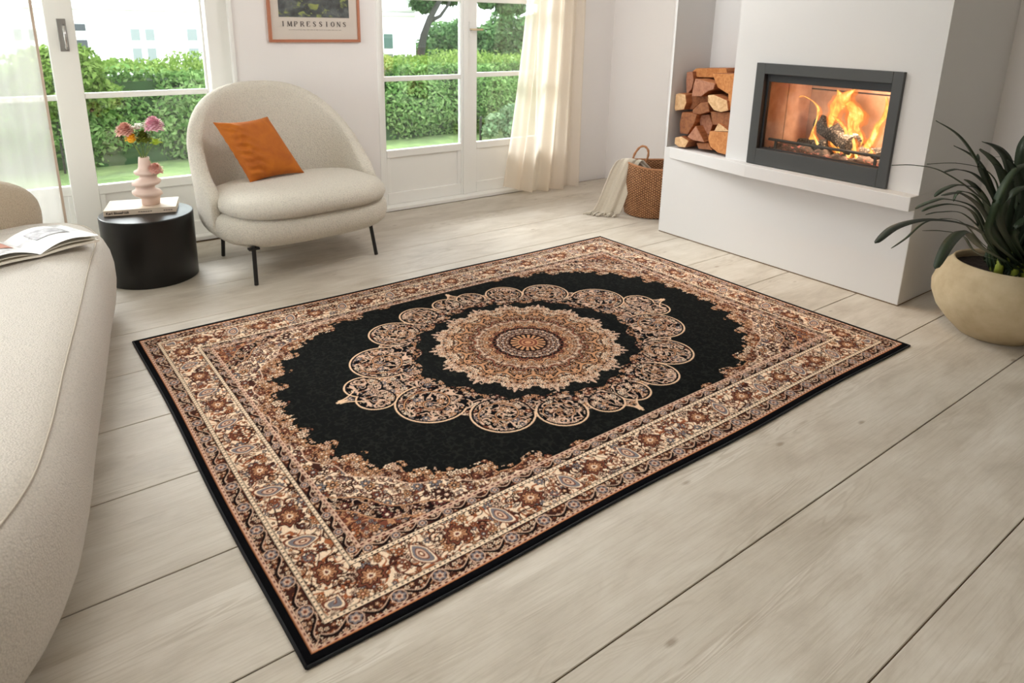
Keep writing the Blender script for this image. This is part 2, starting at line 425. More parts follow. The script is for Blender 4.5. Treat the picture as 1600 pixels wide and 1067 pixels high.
def flame_mat():
    t = NT('flame'); v = t.coord((1, 1, .55))
    n = t.noise(v, 17, 3, .55, 1.6)
    lw = t.n('ShaderNodeLayerWeight', {'Blend': .38}).outputs[1]
    f2 = t.math('ADD', t.math('MULTIPLY', n, .8), t.math('MULTIPLY', lw, .75))
    c = t.ramp(f2, [(.26, (255, 238, 170)), (.42, (255, 206, 100)), (.62, (250, 150, 60)), (.85, (230, 105, 40))])
    em = t.n('ShaderNodeEmission', {'Color': c, 'Strength': .95}).outputs[0]
    tr = t.n('ShaderNodeBsdfTransparent').outputs[0]
    a = t.ramp(f2, [(.34, (.05, .05, .05, 1.)), (.55, (.5, .5, .5, 1.)), (.82, (1., 1., 1., 1.))])
    return t.surf(t.n('ShaderNodeMixShader', {0: a, 1: em, 2: tr}).outputs[0])
M['flame'] = flame_mat()
def veil_mat():
    t = NT('flame_veil'); lw = t.n('ShaderNodeLayerWeight', {'Blend': .3}).outputs[1]; n = t.noise(t.coord((1, 1, .5)), 13, 3, .6, 1.5)
    em = t.n('ShaderNodeEmission', {'Color': lin((255, 138, 52)), 'Strength': .85}).outputs[0]
    tr = t.n('ShaderNodeBsdfTransparent').outputs[0]
    a = t.ramp(t.math('ADD', t.math('MULTIPLY', n, .6), t.math('MULTIPLY', lw, .8)), [(.25, (.62, .62, .62, 1.)), (.75, (1., 1., 1., 1.))])
    return t.surf(t.n('ShaderNodeMixShader', {0: a, 1: em, 2: tr}).outputs[0])
M['veil'] = veil_mat()
def rough_log(name, pts, radii, mat, label, cat='log', n=14, seed=0, group=None):
    r_ = random.Random(seed); m = MB()
    pts = [Vector(p) for p in pts]; P = []
    R = []
    for i in range(len(pts) - 1):
        for k in range(5):
            t_ = k / 5; P.append(pts[i].lerp(pts[i + 1], t_)); R.append(radii[i] * (1 - t_) + radii[i + 1] * t_)
    P.append(pts[-1]); R.append(radii[-1])
    base = [1 + r_.uniform(-.16, .16) for _ in range(n)]
    o = len(m.v); m.tube(P, 1.0, n)
    vs = []
    for i, (p, r) in enumerate(zip(P, R)):
        for k in range(n):
            q = Vector(m.v[i * n + k]) - p; vs.append(tuple(p + q * r * base[k] * (1 + r_.uniform(-.06, .06))))
    m.v = vs
    return tag(m.build(name, mat, smooth=False, bevel=.003), label, cat, group)
A = bp(1277, 192, 0, FX + .30); B = bp(1330, 245, 0, FX + .13)
rough_log('burning_log', [(FX + .33, A.y, A.z), (FX + .16, B.y + .01, .775)], [.048, .060], M['char'], 'charred log lying tilted across the fire inside the stove', seed=3)
rough_log('burning_log', [(FX + .30, 2.34, .715), (FX + .22, 2.12, .735)], [.035, .045], M['char'], 'low dark charred log at the left of the stove fire', seed=4)
rough_log('burning_log', [(FX + .20, 1.95, .725), (FX + .24, 1.78, .735)], [.034, .036], M['char'], 'short charred log at the right of the stove fire', seed=5)
m = MB(); r_ = random.Random(9)
nx, ny = 18, 44
hv = [[.703 - .02 + .022 * (r_.random() ** 2) + .020 * math.sin(PI * i / nx) * (1 + .6 * math.sin(j * .8)) for i in range(nx + 1)] for j in range(ny + 1)]
vs = [(FX + .06 + .33 * i / nx, iy0 + .01 + (iy1 - iy0 - .02) * j / ny, hv[j][i]) for j in range(ny + 1) for i in range(nx + 1)]
fs = [(j * (nx + 1) + i, j * (nx + 1) + i + 1, (j + 1) * (nx + 1) + i + 1, (j + 1) * (nx + 1) + i) for j in range(ny) for i in range(nx)]
m.add(vs, fs); tag(m.build('ember_bed', M['ember'], smooth=True), 'bed of glowing red embers and ash under the burning logs', 'embers', kind='stuff')
# flames: tapering tongues with real width
def tongue(m, pts, ws, n=10, flat=.45, seed=0):
    r_ = random.Random(seed)
    P = smooth_curve(pts, 8, False); W = smooth_curve([(w_,) for w_ in ws], 8, False)
    rings = []
    for i, (p, w_) in enumerate(zip(P, W)):
        wd = max(.0008, float(w_[0])) * .86 * (1 + .10 * math.sin(i * .9 + seed))
        a = i * .12 + seed
        rings.append([(p[0] + wd * flat * math.cos(2 * PI * k / n) * math.cos(a) , p[1] + wd * math.sin(2 * PI * k / n), p[2] + wd * .2 * math.cos(2 * PI * k / n + a)) for k in range(n)])
    m.rings(rings)
def FP(px, py, dx): v = bp(px, py, 0, FX + dx); return (v.x, v.y, v.z)
fl = [
 ([(1317, 250, .2), (1306, 225, .2), (1297, 200, .22), (1303, 178, .22), (1312, 160, .2), (1325, 146, .2), (1338, 138, .2)], [.02, .035, .02, .035, .05, .035, .002], 1),
 ([(1322, 250, .16), (1332, 226, .17), (1330, 200, .18), (1338, 180, .18), (1330, 165, .19), (1316, 152, .2), (1308, 140, .2)], [.015, .03, .03, .055, .045, .03, .002], 2),
 ([(1325, 246, .15), (1312, 228, .15), (1322, 208, .15), (1312, 190, .16), (1300, 180, .17)], [.012, .018, .012, .016, .002], 3),
 ([(1335, 248, .2), (1352, 232, .2), (1366, 212, .22), (1372, 195, .22), (1386, 176, .22), (1384, 150, .22)], [.018, .022, .024, .022, .018, .001], 4),
 ([(1342, 252, .14), (1336, 238, .14), (1334, 222, .14), (1328, 205, .15), (1332, 188, .15)], [.02, .012, .012, .014, .001], 5),
 ([(1272, 232, .25), (1269, 218, .25), (1270, 205, .26), (1275, 190, .26), (1279, 172, .27), (1272, 160, .27), (1256, 150, .27), (1248, 152, .27)], [.014, .022, .009, .005, .012, .009, .010, .002], 6),
 ([(1285, 238, .2), (1278, 226, .2), (1272, 212, .2), (1268, 204, .2)], [.014, .012, .008, .001], 7),
 ([(1346, 241, .12), (1354, 241, .12), (1362, 237, .13), (1356, 228, .14)], [.014, .016, .010, .001], 8),
 ([(1340, 232, .2), (1344, 214, .2), (1338, 196, .2), (1346, 178, .2), (1340, 166, .2)], [.02, .024, .02, .016, .001], 9),
]
for i, (pts, ws, sd) in enumerate(fl):
    m = MB(); tongue(m, [FP(*p) for p in pts], ws, seed=sd)
    if i == 0: fire = thing('fire', 'tall yellow and orange flames burning behind the stove glass', 'fire', FP(1320, 250, .2))
    fo = m.build('flame', M['flame'], fire, smooth=True)
    m = MB(); tongue(m, [(FP(*p)[0] + .012, FP(*p)[1], FP(*p)[2] - .004) for p in pts], [w_ * 1.55 + .004 for w_ in ws], seed=sd); m.build('flame_veil', M['veil'], fo, smooth=True)
L = bpy.data.lights.new('fire_glow', 'SPOT'); L.energy = 30; L.color = (1, .70, .50); L.shadow_soft_size = .06; L.spot_size = math.radians(165); L.spot_blend = 1
o = bpy.data.objects.new('fire_glow', L); o.location = (FX + .10, 1.93, .93); o.rotation_euler = Vector((1, .05, -.25)).to_track_quat('-Z', 'Y').to_euler(); COL.objects.link(o)

# firewood in the niche
def logwood():
    t = NT('split_firewood'); v = t.coord((1, 1, 1)); oi = t.n('ShaderNodeObjectInfo').outputs['Random']
    v2 = t.n('ShaderNodeVectorMath', {0: t.coord((5, 40, 40))}, operation='ADD')
    g_ = t.noise(v2.outputs[0], 1.6, 4, .6, .3)
    c = t.ramp(g_, [(.25, (126, 74, 42)), (.5, (176, 112, 68)), (.75, (206, 148, 98))])
    tone = t.ramp(oi, [(0., (.62, .52, .48, 1.)), (.5, (.9, .8, .74, 1.)), (1., (1., 1., .98, 1.))])
    c2 = t.mix(1.0, c, tone, 'MULTIPLY')
    return t.pbr(c2, .8, t.bump(g_, .5, .004))
def endwood(n_, a, b):
    t = NT(n_); v = t.coord()
    g_ = t.noise(v, 38, 4, .6, 1.0)
    return t.pbr(t.ramp(g_, [(.3, a), (.7, b)]), .85, t.bump(g_, .4, .003))
M['log'] = logwood()
ENDS = {'light': endwood('pale_log_end', (196, 150, 104), (232, 196, 150)), 'orange': endwood('orange_log_end', (176, 108, 56), (210, 146, 88)),
        'pink': endwood('pink_log_end', (150, 98, 74), (188, 134, 104)), 'brown': endwood('brown_log_end', (120, 72, 44), (160, 104, 66))}
LOGS = [
 ([(480,140),(520,112),(830,112),(842,165),(770,210),(545,205),(490,200)], .14, .16, 'orange', 'long split log lying on top of the stack in the fireplace niche'),
 ([(685,165),(915,172),(925,250),(905,310),(845,378),(740,312)], .05, .26, 'orange', 'orange wedge-shaped log at the top right of the niche stack'),
 ([(420,150),(480,145),(492,240),(470,330),(415,392),(412,250)], .10, .24, 'pink', 'narrow upright reddish log at the top left of the niche stack'),
 ([(510,218),(715,270),(700,330),(640,352),(570,405),(470,402),(488,290)], .03, .28, 'pink', 'pinkish split log just under the long top log'),
 ([(280,380),(340,370),(405,385),(415,470),(390,540),(300,555),(272,530)], .02, .28, 'light', 'squarish pale-ended log sticking out at the left edge of the stack'),
 ([(410,400),(640,400),(645,470),(560,470),(480,540),(400,545),(415,470)], .08, .26, 'brown', 'brown log wedged beside the squarish pale-ended log'),
 ([(480,545),(560,472),(640,470),(655,560),(560,592),(480,580)], .02, .28, 'brown', 'half-round brown log in the middle of the stack'),
 ([(640,392),(700,385),(840,448),(852,552),(775,570),(700,548),(640,462)], .01, .29, 'light', 'brightest split log with a pale heartwood end in the right half of the stack'),
 ([(850,310),(925,308),(905,555),(855,540)], .03, .27, 'orange', 'thin upright orange slab along the right edge of the niche'),
 ([(665,562),(760,574),(900,565),(885,740),(800,705),(690,700)], .03, .27, 'brown', 'broad brown log under the brightest pale-ended log'),
 ([(370,570),(525,592),(500,680),(430,800),(350,790),(345,680)], .02, .28, 'brown', 'dark brown quartered log on the left side, below the half-round one'),
 ([(540,600),(655,592),(688,700),(655,800),(600,800),(560,700)], .07, .26, 'pink', 'dull brown log set back in the gap at the centre of the stack'),
 ([(700,770),(750,682),(805,720),(870,772)], .00, .28, 'light', 'small pale triangular log end on the big bottom right log'),
 ([(660,765),(880,780),(862,1020),(740,990),(665,930),(640,850)], .00, .30, 'orange', 'biggest orange log with a notched face at the bottom right'),
 ([(425,825),(515,710),(605,885),(480,860)], .00, .28, 'pink', 'triangular split log pointing up in the lower middle'),
 ([(298,832),(360,820),(440,868),(402,938),(335,930),(292,900)], .00, .29, 'light', 'small pale-ended log at the bottom left corner of the niche'),
 ([(520,888),(640,892),(685,965),(540,950)], .02, .27, 'brown', 'flat brown log on the niche floor between the bottom corner logs'),
 ([(600,805),(655,805),(650,885),(610,880)], .06, .24, 'brown', 'sliver of brown log beside the triangular split log'),
]
for i, (poly, dx, ln, ek, lab) in enumerate(LOGS):
    P = [bp(1010 + x / 6.669, 90 + y / 6.669, 0, FX + .02 + dx) for x, y in poly]
    P = [Vector((p.x, min(p.y, BY1 - .022), max(p.z, SZ + .001))) for p in P]
    P = [Vector((p.x, max(p.y, CY1 + .003), p.z)) for p in P]
    c = sum(P, Vector()) / len(P)
    r_ = random.Random(i)
    m = MB(); n = len(P); rings = []
    for k in range(5):
        s_ = 1 + (.0 if k == 0 else r_.uniform(-.03, .03)); off = Vector((ln * k / 4, 0 if k == 0 else r_.uniform(-.004, .004), 0 if k == 0 else r_.uniform(-.002, .004)))
        rings.append([c + (p - c) * s_ + off for p in P])
    m.rings(rings)
    o = m.build('firewood_log', [M['log'], ENDS[ek]], bevel=.004)
    me = o.data
    for pl in me.polygons:
        if abs(pl.normal.x) > .8: pl.material_index = 1
    if i in (7, 4):
        pass
    tag(o, lab, 'log', 'split firewood stacked in the fireplace niche')

# ------------------------------------------------------------------ rug
RUG = (.390, 3.243, 1.240, 3.262)
def lina(a):
    a = np.asarray(a, float) / 255.0
    return np.where(a <= .04045, a / 12.92, ((a + .055) / 1.055) ** 2.4)
def hsh(i, j, k):
    v = np.sin(i * 127.1 + j * 311.7 + k * 74.7) * 43758.5453
    return v - np.floor(v)
def vnoise(x, y, k):
    i, j = np.floor(x), np.floor(y); fx, fy = x - i, y - j
    fx = fx * fx * (3 - 2 * fx); fy = fy * fy * (3 - 2 * fy)
    a, b, c, d = hsh(i, j, k), hsh(i + 1, j, k), hsh(i, j + 1, k), hsh(i + 1, j + 1, k)
    return (a * (1 - fx) + b * fx) * (1 - fy) + (c * (1 - fx) + d * fx) * fy
CRM, PNK, TAN, ORG, RST, BRN, DRK, BLK, GRY, RED, FLD = [lina(c) for c in
    [(238, 212, 184), (208, 173, 150), (188, 138, 102), (164, 98, 64), (118, 68, 52), (66, 38, 31), (28, 18, 17), (10, 10, 13), (122, 116, 120), (104, 54, 50), (17, 18, 17)]]
class Canvas:
    def __init__(s, shape): s.c = np.zeros(shape + (3,))
    def put(s, mask, col): s.c[mask] = col if col.ndim == 1 else col[mask]
def rosettes(cv, msk, x, y, cell, rad, seed, pal, petals=6, prob=1.0, jit=.55, outline=None):
    i0, j0 = np.floor(x / cell), np.floor(y / cell)
    best = np.full(x.shape, 9.0); bt = np.zeros(x.shape); bh = np.zeros(x.shape)
    for di in (-1, 0, 1):
        for dj in (-1, 0, 1):
            i, j = i0 + di, j0 + dj
            cx = (i + .5 + jit * (hsh(i, j, seed) - .5)) * cell; cy = (j + .5 + jit * (hsh(i, j, seed + 5) - .5)) * cell
            h = hsh(i, j, seed + 11); dx, dy = x - cx, y - cy
            th = np.arctan2(dy, dx) + 6.28 * h
            r = np.hypot(dx, dy) / (rad * (.75 + .5 * hsh(i, j, seed + 3)) * (1 + .2 * np.cos(petals * th)))
            r = np.where(hsh(i, j, seed + 17) < prob, r, 9.0)
            b = r < best
            best = np.where(b, r, best); bt = np.where(b, th, bt); bh = np.where(b, h, bh)
    k = np.clip((bh * len(pal)).astype(int), 0, len(pal) - 1); P = np.array(pal)
    col = P[k]
    cv.put(msk & (best < 1.0), outline if outline is not None else DRK)
    cv.put(msk & (best < .84), col)
    cv.put(msk & (best < .84) & (np.cos(petals * bt) < -.72), outline if outline is not None else DRK)
    cv.put(msk & (best < .42), DRK); cv.put(msk & (best < .34), P[(k + 1) % len(pal)])
    cv.put(msk & (best < .15), CRM)
    return best
def vines(cv, msk, x, y, sc_, seed, w, col):
    n = vnoise(x * sc_, y * sc_, seed) + .5 * vnoise(x * sc_ * 2.1, y * sc_ * 2.1, seed + 1)
    for lv in (.45, .75, 1.05): cv.put(msk & (np.abs(n - lv) < w), col)
def floral(cv, msk, x, y, seed, pal, vine, big=.046, small=.020, dens=.8, outline=None, vs=20):
    vines(cv, msk, x, y, vs, seed, .035, vine)
    rosettes(cv, msk, x, y, small, small * .42, seed + 20, pal, 5, dens, outline=outline)
    vines(cv, msk, x + .013, y + .007, vs * .6, seed + 9, .022, BRN if outline is None else vine)
    rosettes(cv, msk, x, y, big, big * .40, seed + 40, pal, 7, dens * .8, outline=outline)
def paisley(cv, msk, u, v, s, col, fill, tip=1):
    # u,v local coords, s size
    a = u + tip * .35 * v * np.abs(v) / s
    r = np.hypot(a / (s * .55), (v + .15 * s) / s) + .35 * np.clip(v / s, 0, 1.4) * np.abs(a) / (s * .3)
    cv.put(msk & (r < 1.0), col); cv.put(msk & (r < .86), CRM); cv.put(msk & (r < .74), fill)
    cv.put(msk & (r < .50), col); cv.put(msk & (r < .42), PNK)
    th = np.arctan2(v + .3 * s, a)
    cv.put(msk & (r < .74) & (r > .50) & (np.cos(8 * th) > .5), GRY)
    cv.put(msk & (r < .25), RST); cv.put(msk & (r < .12), CRM)

def paint_rug(x, y, LX, LY):
    """x, y measured from the rug corner, one quarter (the woven design mirrors both ways)"""
    cv = Canvas(x.shape); X, Y = LX - x, LY - y
    d = np.minimum(x * 1.08, y); u = np.where(x * 1.08 < y, y, x)
    side = (x * 1.08 < y)
    full = np.ones(x.shape, bool)
    cv.put(full, BLK)
    # spandrels
    inner = d > .285
    p = 2.35; a_, b_ = 1.10, .765
    sv = (np.abs(X / a_) ** p + np.abs(Y / b_) ** p) ** (1 / p)
    ang = np.arctan2(Y / b_, X / a_)
    e = (sv - 1) * .86                                     # about metres outside the oval
    lob = .058 * np.abs(np.sin(ang * 16.0)) ** .55 * (.62 + .38 * np.sin(ang * 41.0 + 1.0)) - .030
    g0 = e + lob; g1 = e + .010 * np.sin(ang * 32)
    cv.put(inner, BLK)
    # outer corner: rust medallion
    z4 = inner & (g1 > .20); z3 = inner & (g1 > .145) & (g1 <= .20); z2 = inner & (g1 > .05) & (g1 <= .145); z1 = inner & (g0 > -.0) & (g1 <= .05)
    cv.put(z4, RST); floral(cv, z4, x, y, 3, [TAN, ORG, PNK, GRY, BRN], TAN, .05, .018)
    cv.put(z3, DRK); floral(cv, z3, x, y, 5, [PNK, TAN, RED, CRM, GRY], PNK, .04, .017)
    cv.put(z2, CRM); floral(cv, z2, x, y, 7, [RST, GRY, TAN, BRN, PNK], RST, .042, .018, .9)
    cv.put(z1, BRN); floral(cv, z1, x, y, 9, [ORG, TAN, PNK, RST], TAN, .036, .016, 1.0)
    for lv, c in ((.20, TAN), (.145, TAN), (.05, PNK)): cv.put(inner & (g0 > 0) & (np.abs(g1 - lv) < .0018), c)
    cv.put(inner & (np.abs(g0 - .005) < .0022), TAN)
    fieldm = inner & (g0 <= 0)
    cv.put(fieldm, FLD)
    n = vnoise(x * 55, y * 55, 2) + .5 * vnoise(x * 110, y * 110, 4)
    cv.put(fieldm & (np.abs(n - .75) < .10), lina((30, 31, 28)))
    # flower heads and paisley tufts breaking the oval's edge
    edge = inner & (g0 > -.055)
    tmp = Canvas(x.shape); tmp.c[:] = -1
    rosettes(tmp, edge & (g0 > -.022), x, y, .026, .013, 61, [TAN, PNK, TAN, CRM, RST], 6, .9, .6)
    ok = (tmp.c[..., 0] >= 0) & (g0 < .03)
    cv.c[ok] = tmp.c[ok]
    k = np.round(ang * 11.0 / PI * 1.0 - .0)
    tuft = inner & (np.abs(g0 + .0) < .05) & (np.abs(np.sin(ang * 11.0)) < .0)
    # ---- medallion ring
    aX, aY = np.abs(X), np.abs(Y)
    lobes = [(.620, .200, .137), (.447, .418, .120), (.255, .530, .097), (.072, .572, .074), (.775, .055, .078)]
    R = np.hypot(X, Y); th = np.arctan2(Y, X)
    poly = [(.80, 0), (.66, .25), (.47, .44), (.27, .555), (0, .61)]
    inside = np.ones(x.shape, bool)
    for (x0, y0), (x1, y1) in zip(poly[:-1], poly[1:]):
        inside &= ((x1 - x0) * (aY - y0) - (y1 - y0) * (aX - x0)) > 0
    # tips
    tipx = (aY < .055 * np.clip((.905 - aX) / .10, 0, 1) ** 1.6 + .0) & (aX > .78)
    tipy = (aX < .060 * np.clip((.69 - aY) / .08, 0, 1) ** 1.6) & (aY > .58)
    wob = .022 + .010 * np.cos(th * 24) + .012 * np.cos(th * 8) + .07 * np.clip((aX - .28) / .3, 0, 1)
    ringm = inside & (R > .468 + wob)
    lm = np.zeros(x.shape, bool)
    for cx, cy, r in lobes: lm |= np.hypot(aX - cx, aY - cy) < r
    lm &= (R > .455 + wob)
    both = (ringm | lm | tipx | tipy) & fieldm
    cv.put(both, BLK)
    floral(cv, both, x, y, 13, [TAN, PNK, CRM, GRY, PNK, RST], PNK, .034, .0165, .58, BLK, 20)
    # inner fringe of the ring
    fr = fieldm & ~both & (R > .440 + wob) & (R < .50 + wob) & inside
    rosettes(cv, fr, x, y, .022, .0105, 71, [PNK, TAN, RST], 5, .9)
    for cx, cy, r in lobes:                             # scrolls and outlines
        dd = np.hypot(aX - cx, aY - cy); t_ = np.arctan2(aY - cy, aX - cx)
        sp = np.abs(((dd / r) * 1.9 - t_ / (2 * PI) + 10) % 1 - .5)
        if r > .09: cv.put(both & (dd < r * .78) & (dd > r * .1) & (np.abs(sp) < .075), BLK); cv.put(both & (dd < r * .78) & (dd > r * .1) & (sp < .035), TAN)
        dk = fieldm & (np.abs(dd - r + .008) < .0035); cv.put(dk & both, BLK)
        oth = np.zeros(x.shape, bool)
        for c2x, c2y, r2 in lobes:
            if (c2x, c2y) != (cx, cy): oth |= np.hypot(aX - c2x, aY - c2y) < r2 - .012
        cv.put(fieldm & (np.abs(dd - r) < .0032) & ~oth & (R > .45 + wob) & (((aX - cx) * cx + (aY - cy) * cy) / np.hypot(cx, cy) > -.35 * r), lina((224, 188, 156)))
    tl = fieldm & (np.abs(aY - (.010 + .05 * np.clip((.89 - aX) / .08, 0, 1) ** 1.6)) < .0035) & (aX > .82) & (aX < .905)
    cv.put(tl, lina((224, 188, 156))); cv.put(fieldm & (aX > .87) & (aX < .915) & (aY < .006), lina((224, 188, 156)))
    tl = fieldm & (np.abs(aX - (.008 + .06 * np.clip((.675 - aY) / .07, 0, 1) ** 1.6)) < .0035) & (aY > .62) & (aY < .69)
    cv.put(tl, lina((224, 188, 156))); cv.put(fieldm & (aY > .66) & (aY < .70) & (aX < .005), lina((224, 188, 156)))
    # ---- centre medallion, sixteenfold
    N = 16; sec = 2 * PI / N
    tf = np.abs(((th + sec / 2) % sec) - sec / 2); bx, by = R, tf * np.maximum(R, .03)
    edgeR = .366 + .046 * np.cos(tf / (sec / 2) * PI / 2) + .006 * np.cos(tf * 96)
    mz = R < edgeR
    cv.put(mz, DRK)
    floral(cv, mz & (R > .25), bx, by, 23, [PNK, CRM, TAN, GRY, RST, PNK], TAN, .034, .015, .66, DRK, 34)
    z = mz & (R > .16) & (R <= .25); cv.put(z, BRN)
    floral(cv, z, bx, by, 25, [TAN, PNK, CRM, RST, PNK], TAN, .030, .013, .9, DRK, 34)
    for rc, c in ((.155, RST), (.185, TAN), (.252, RST), (.32, TAN)):
        rw = rc + .016 * np.cos(N * th); cv.put(mz & (np.abs(R - rw) < .0042), c); cv.put(mz & (np.abs(R - rw - .0065) < .002), DRK)
    z = R < .145; cv.put(z, PNK); floral(cv, z & (R > .085), bx, by, 27, [GRY, CRM, BRN, TAN], BRN, .024, .012, 1.0)
    z = R < .085; cv.put(z, TAN); cv.put(z & (np.cos(18 * th) > .1) & (R > .045), DRK); cv.put((R < .085) & (R > .079), DRK)
    cv.put(R < .046, TAN); cv.put(R < .042, RST); cv.put((R < .03) & (R > .024), TAN); cv.put(R < .014, TAN)
    spk = (R >= edgeR - .004) & (R < edgeR + .030 * (np.cos(tf / (sec / 2) * PI / 2) ** 60))
    cv.put(spk & fieldm, PNK)
    # flower fringe of the centre medallion
    ff = fieldm & (R > edgeR - .03) & (R < edgeR + .020)
    tmp = Canvas(x.shape); tmp.c[:] = -1
    rosettes(tmp, ff, bx, by, .021, .0115, 81, [PNK, CRM, PNK, TAN], 5, .9, .6)
    ok = (tmp.c[..., 0] >= 0) & ff; cv.c[ok] = tmp.c[ok]
    # ---- borders
    def dark_band(lo, hi, per, seed):
        mk = (d >= lo) & (d < hi); mid = (lo + hi) / 2; h2 = (hi - lo) / 2
        cv.put(mk, BRN)
        rosettes(cv, mk, u, d + seed, .017, .0072, seed, [PNK, TAN, CRM, ORG], 5, .95, .5)
        wv = mid + h2 * .62 * np.sin(2 * PI * u / per + np.where(side, 1.2, 0))
        cv.put(mk & (np.abs(d - wv) < .0052), DRK); cv.put(mk & (np.abs(d - wv - .0058) < .0016), PNK)
        cu = ((u / per + .25) % 1 - .5) * per; rr_ = np.hypot(cu, d - mid); tt = np.arctan2(d - mid, cu)
        cv.put(mk & (rr_ < h2 * .92), PNK); cv.put(mk & (rr_ < h2 * .80), BRN)
        cv.put(mk & (rr_ < h2 * .68 * (1 + .2 * np.cos(6 * tt))), GRY); cv.put(mk & (rr_ < h2 * .42 * (1 + .2 * np.cos(6 * tt))), PNK)
        cv.put(mk & (rr_ < h2 * .22), RST)
    dark_band(.036, .084, .118, 101); dark_band(.240, .272, .085, 131)
    mk = (d >= .024) & (d < .036); cv.put(mk, PNK); cv.put((d >= .024) & (d < .0275), lina((190, 120, 78)))
    cv.put((d > .029) & (d < .034) & (np.sin(u * 2 * PI / .020) > .15), RED)
    mk = (d >= .084) & (d < .100); cv.put(mk, CRM); cv.put((d >= .084) & (d < .0865), DRK); cv.put((d > .0975) & (d < .100), DRK)
    cv.put((d > .0895) & (d < .095) & (np.sin(u * 2 * PI / .016) > .55), DRK)
    mk = (d >= .224) & (d < .240); cv.put(mk, CRM); cv.put((d > .2375) & (d < .240), DRK); cv.put((d > .2240) & (d < .2262), DRK)
    cv.put((d > .229) & (d < .2345) & (np.sin(u * 2 * PI / .016) > .55), DRK)
    mk = (d >= .272) & (d < .285); cv.put(mk, PNK); cv.put((d > .275) & (d < .281) & (np.sin(u * 2 * PI / .022) > .0), RED)
    # main cream border
    mk = (d >= .100) & (d < .224); cv.put(mk, CRM)
    floral(cv, mk, u, d + np.where(side, 3.0, 0), 151, [TAN, ORG, RST, GRY, PNK, BRN], ORG, .036, .0165, .55, None, 22)
    per = .265; mid = .162
    cu = ((u / per + .1) % 1 - .5) * per; v = d - mid
    q = (cu + .35 * v)
    pm = mk & (np.abs(cu) < per * .5)
    # palmette cluster of rust scrolls
    c2 = ((u / per + .6) % 1 - .5) * per; r2 = np.hypot(c2 / 1.15, v); t2 = np.arctan2(v, c2)
    rz = r2 / (.037 * (1 + .16 * np.cos(9 * t2) + .10 * np.cos(3 * t2 + 1)))
    cv.put(mk & (rz < 1.0), BRN); cv.put(mk & (rz < .88), RST); cv.put(mk & (rz < .70), DRK); cv.put(mk & (rz < .60), TAN)
    cv.put(mk & (rz < .58) & (np.cos(14 * t2) > .3) & (rz > .3), RST); cv.put(mk & (rz < .26), CRM); cv.put(mk & (rz < .14), RED)
    paisley(cv, pm & (np.abs(cu - .012) < .048), cu - .012, v, .052, RST, GRY, 1)
    sp = np.abs((np.hypot(cu + .055, v + .018) / .016 - np.arctan2(v + .018, cu + .055) / (2 * PI) + 10) % 1 - .5)
    cv.put(mk & (np.hypot(cu + .055, v + .018) < .030) & (sp < .16), RST)
    sp = np.abs((np.hypot(cu - .075, v - .02) / .016 + np.arctan2(v - .02, cu - .075) / (2 * PI) + 10) % 1 - .5)
    cv.put(mk & (np.hypot(cu - .075, v - .02) < .028) & (sp < .16), BRN)
    cv.put(d < .024, BLK)
    return cv.c
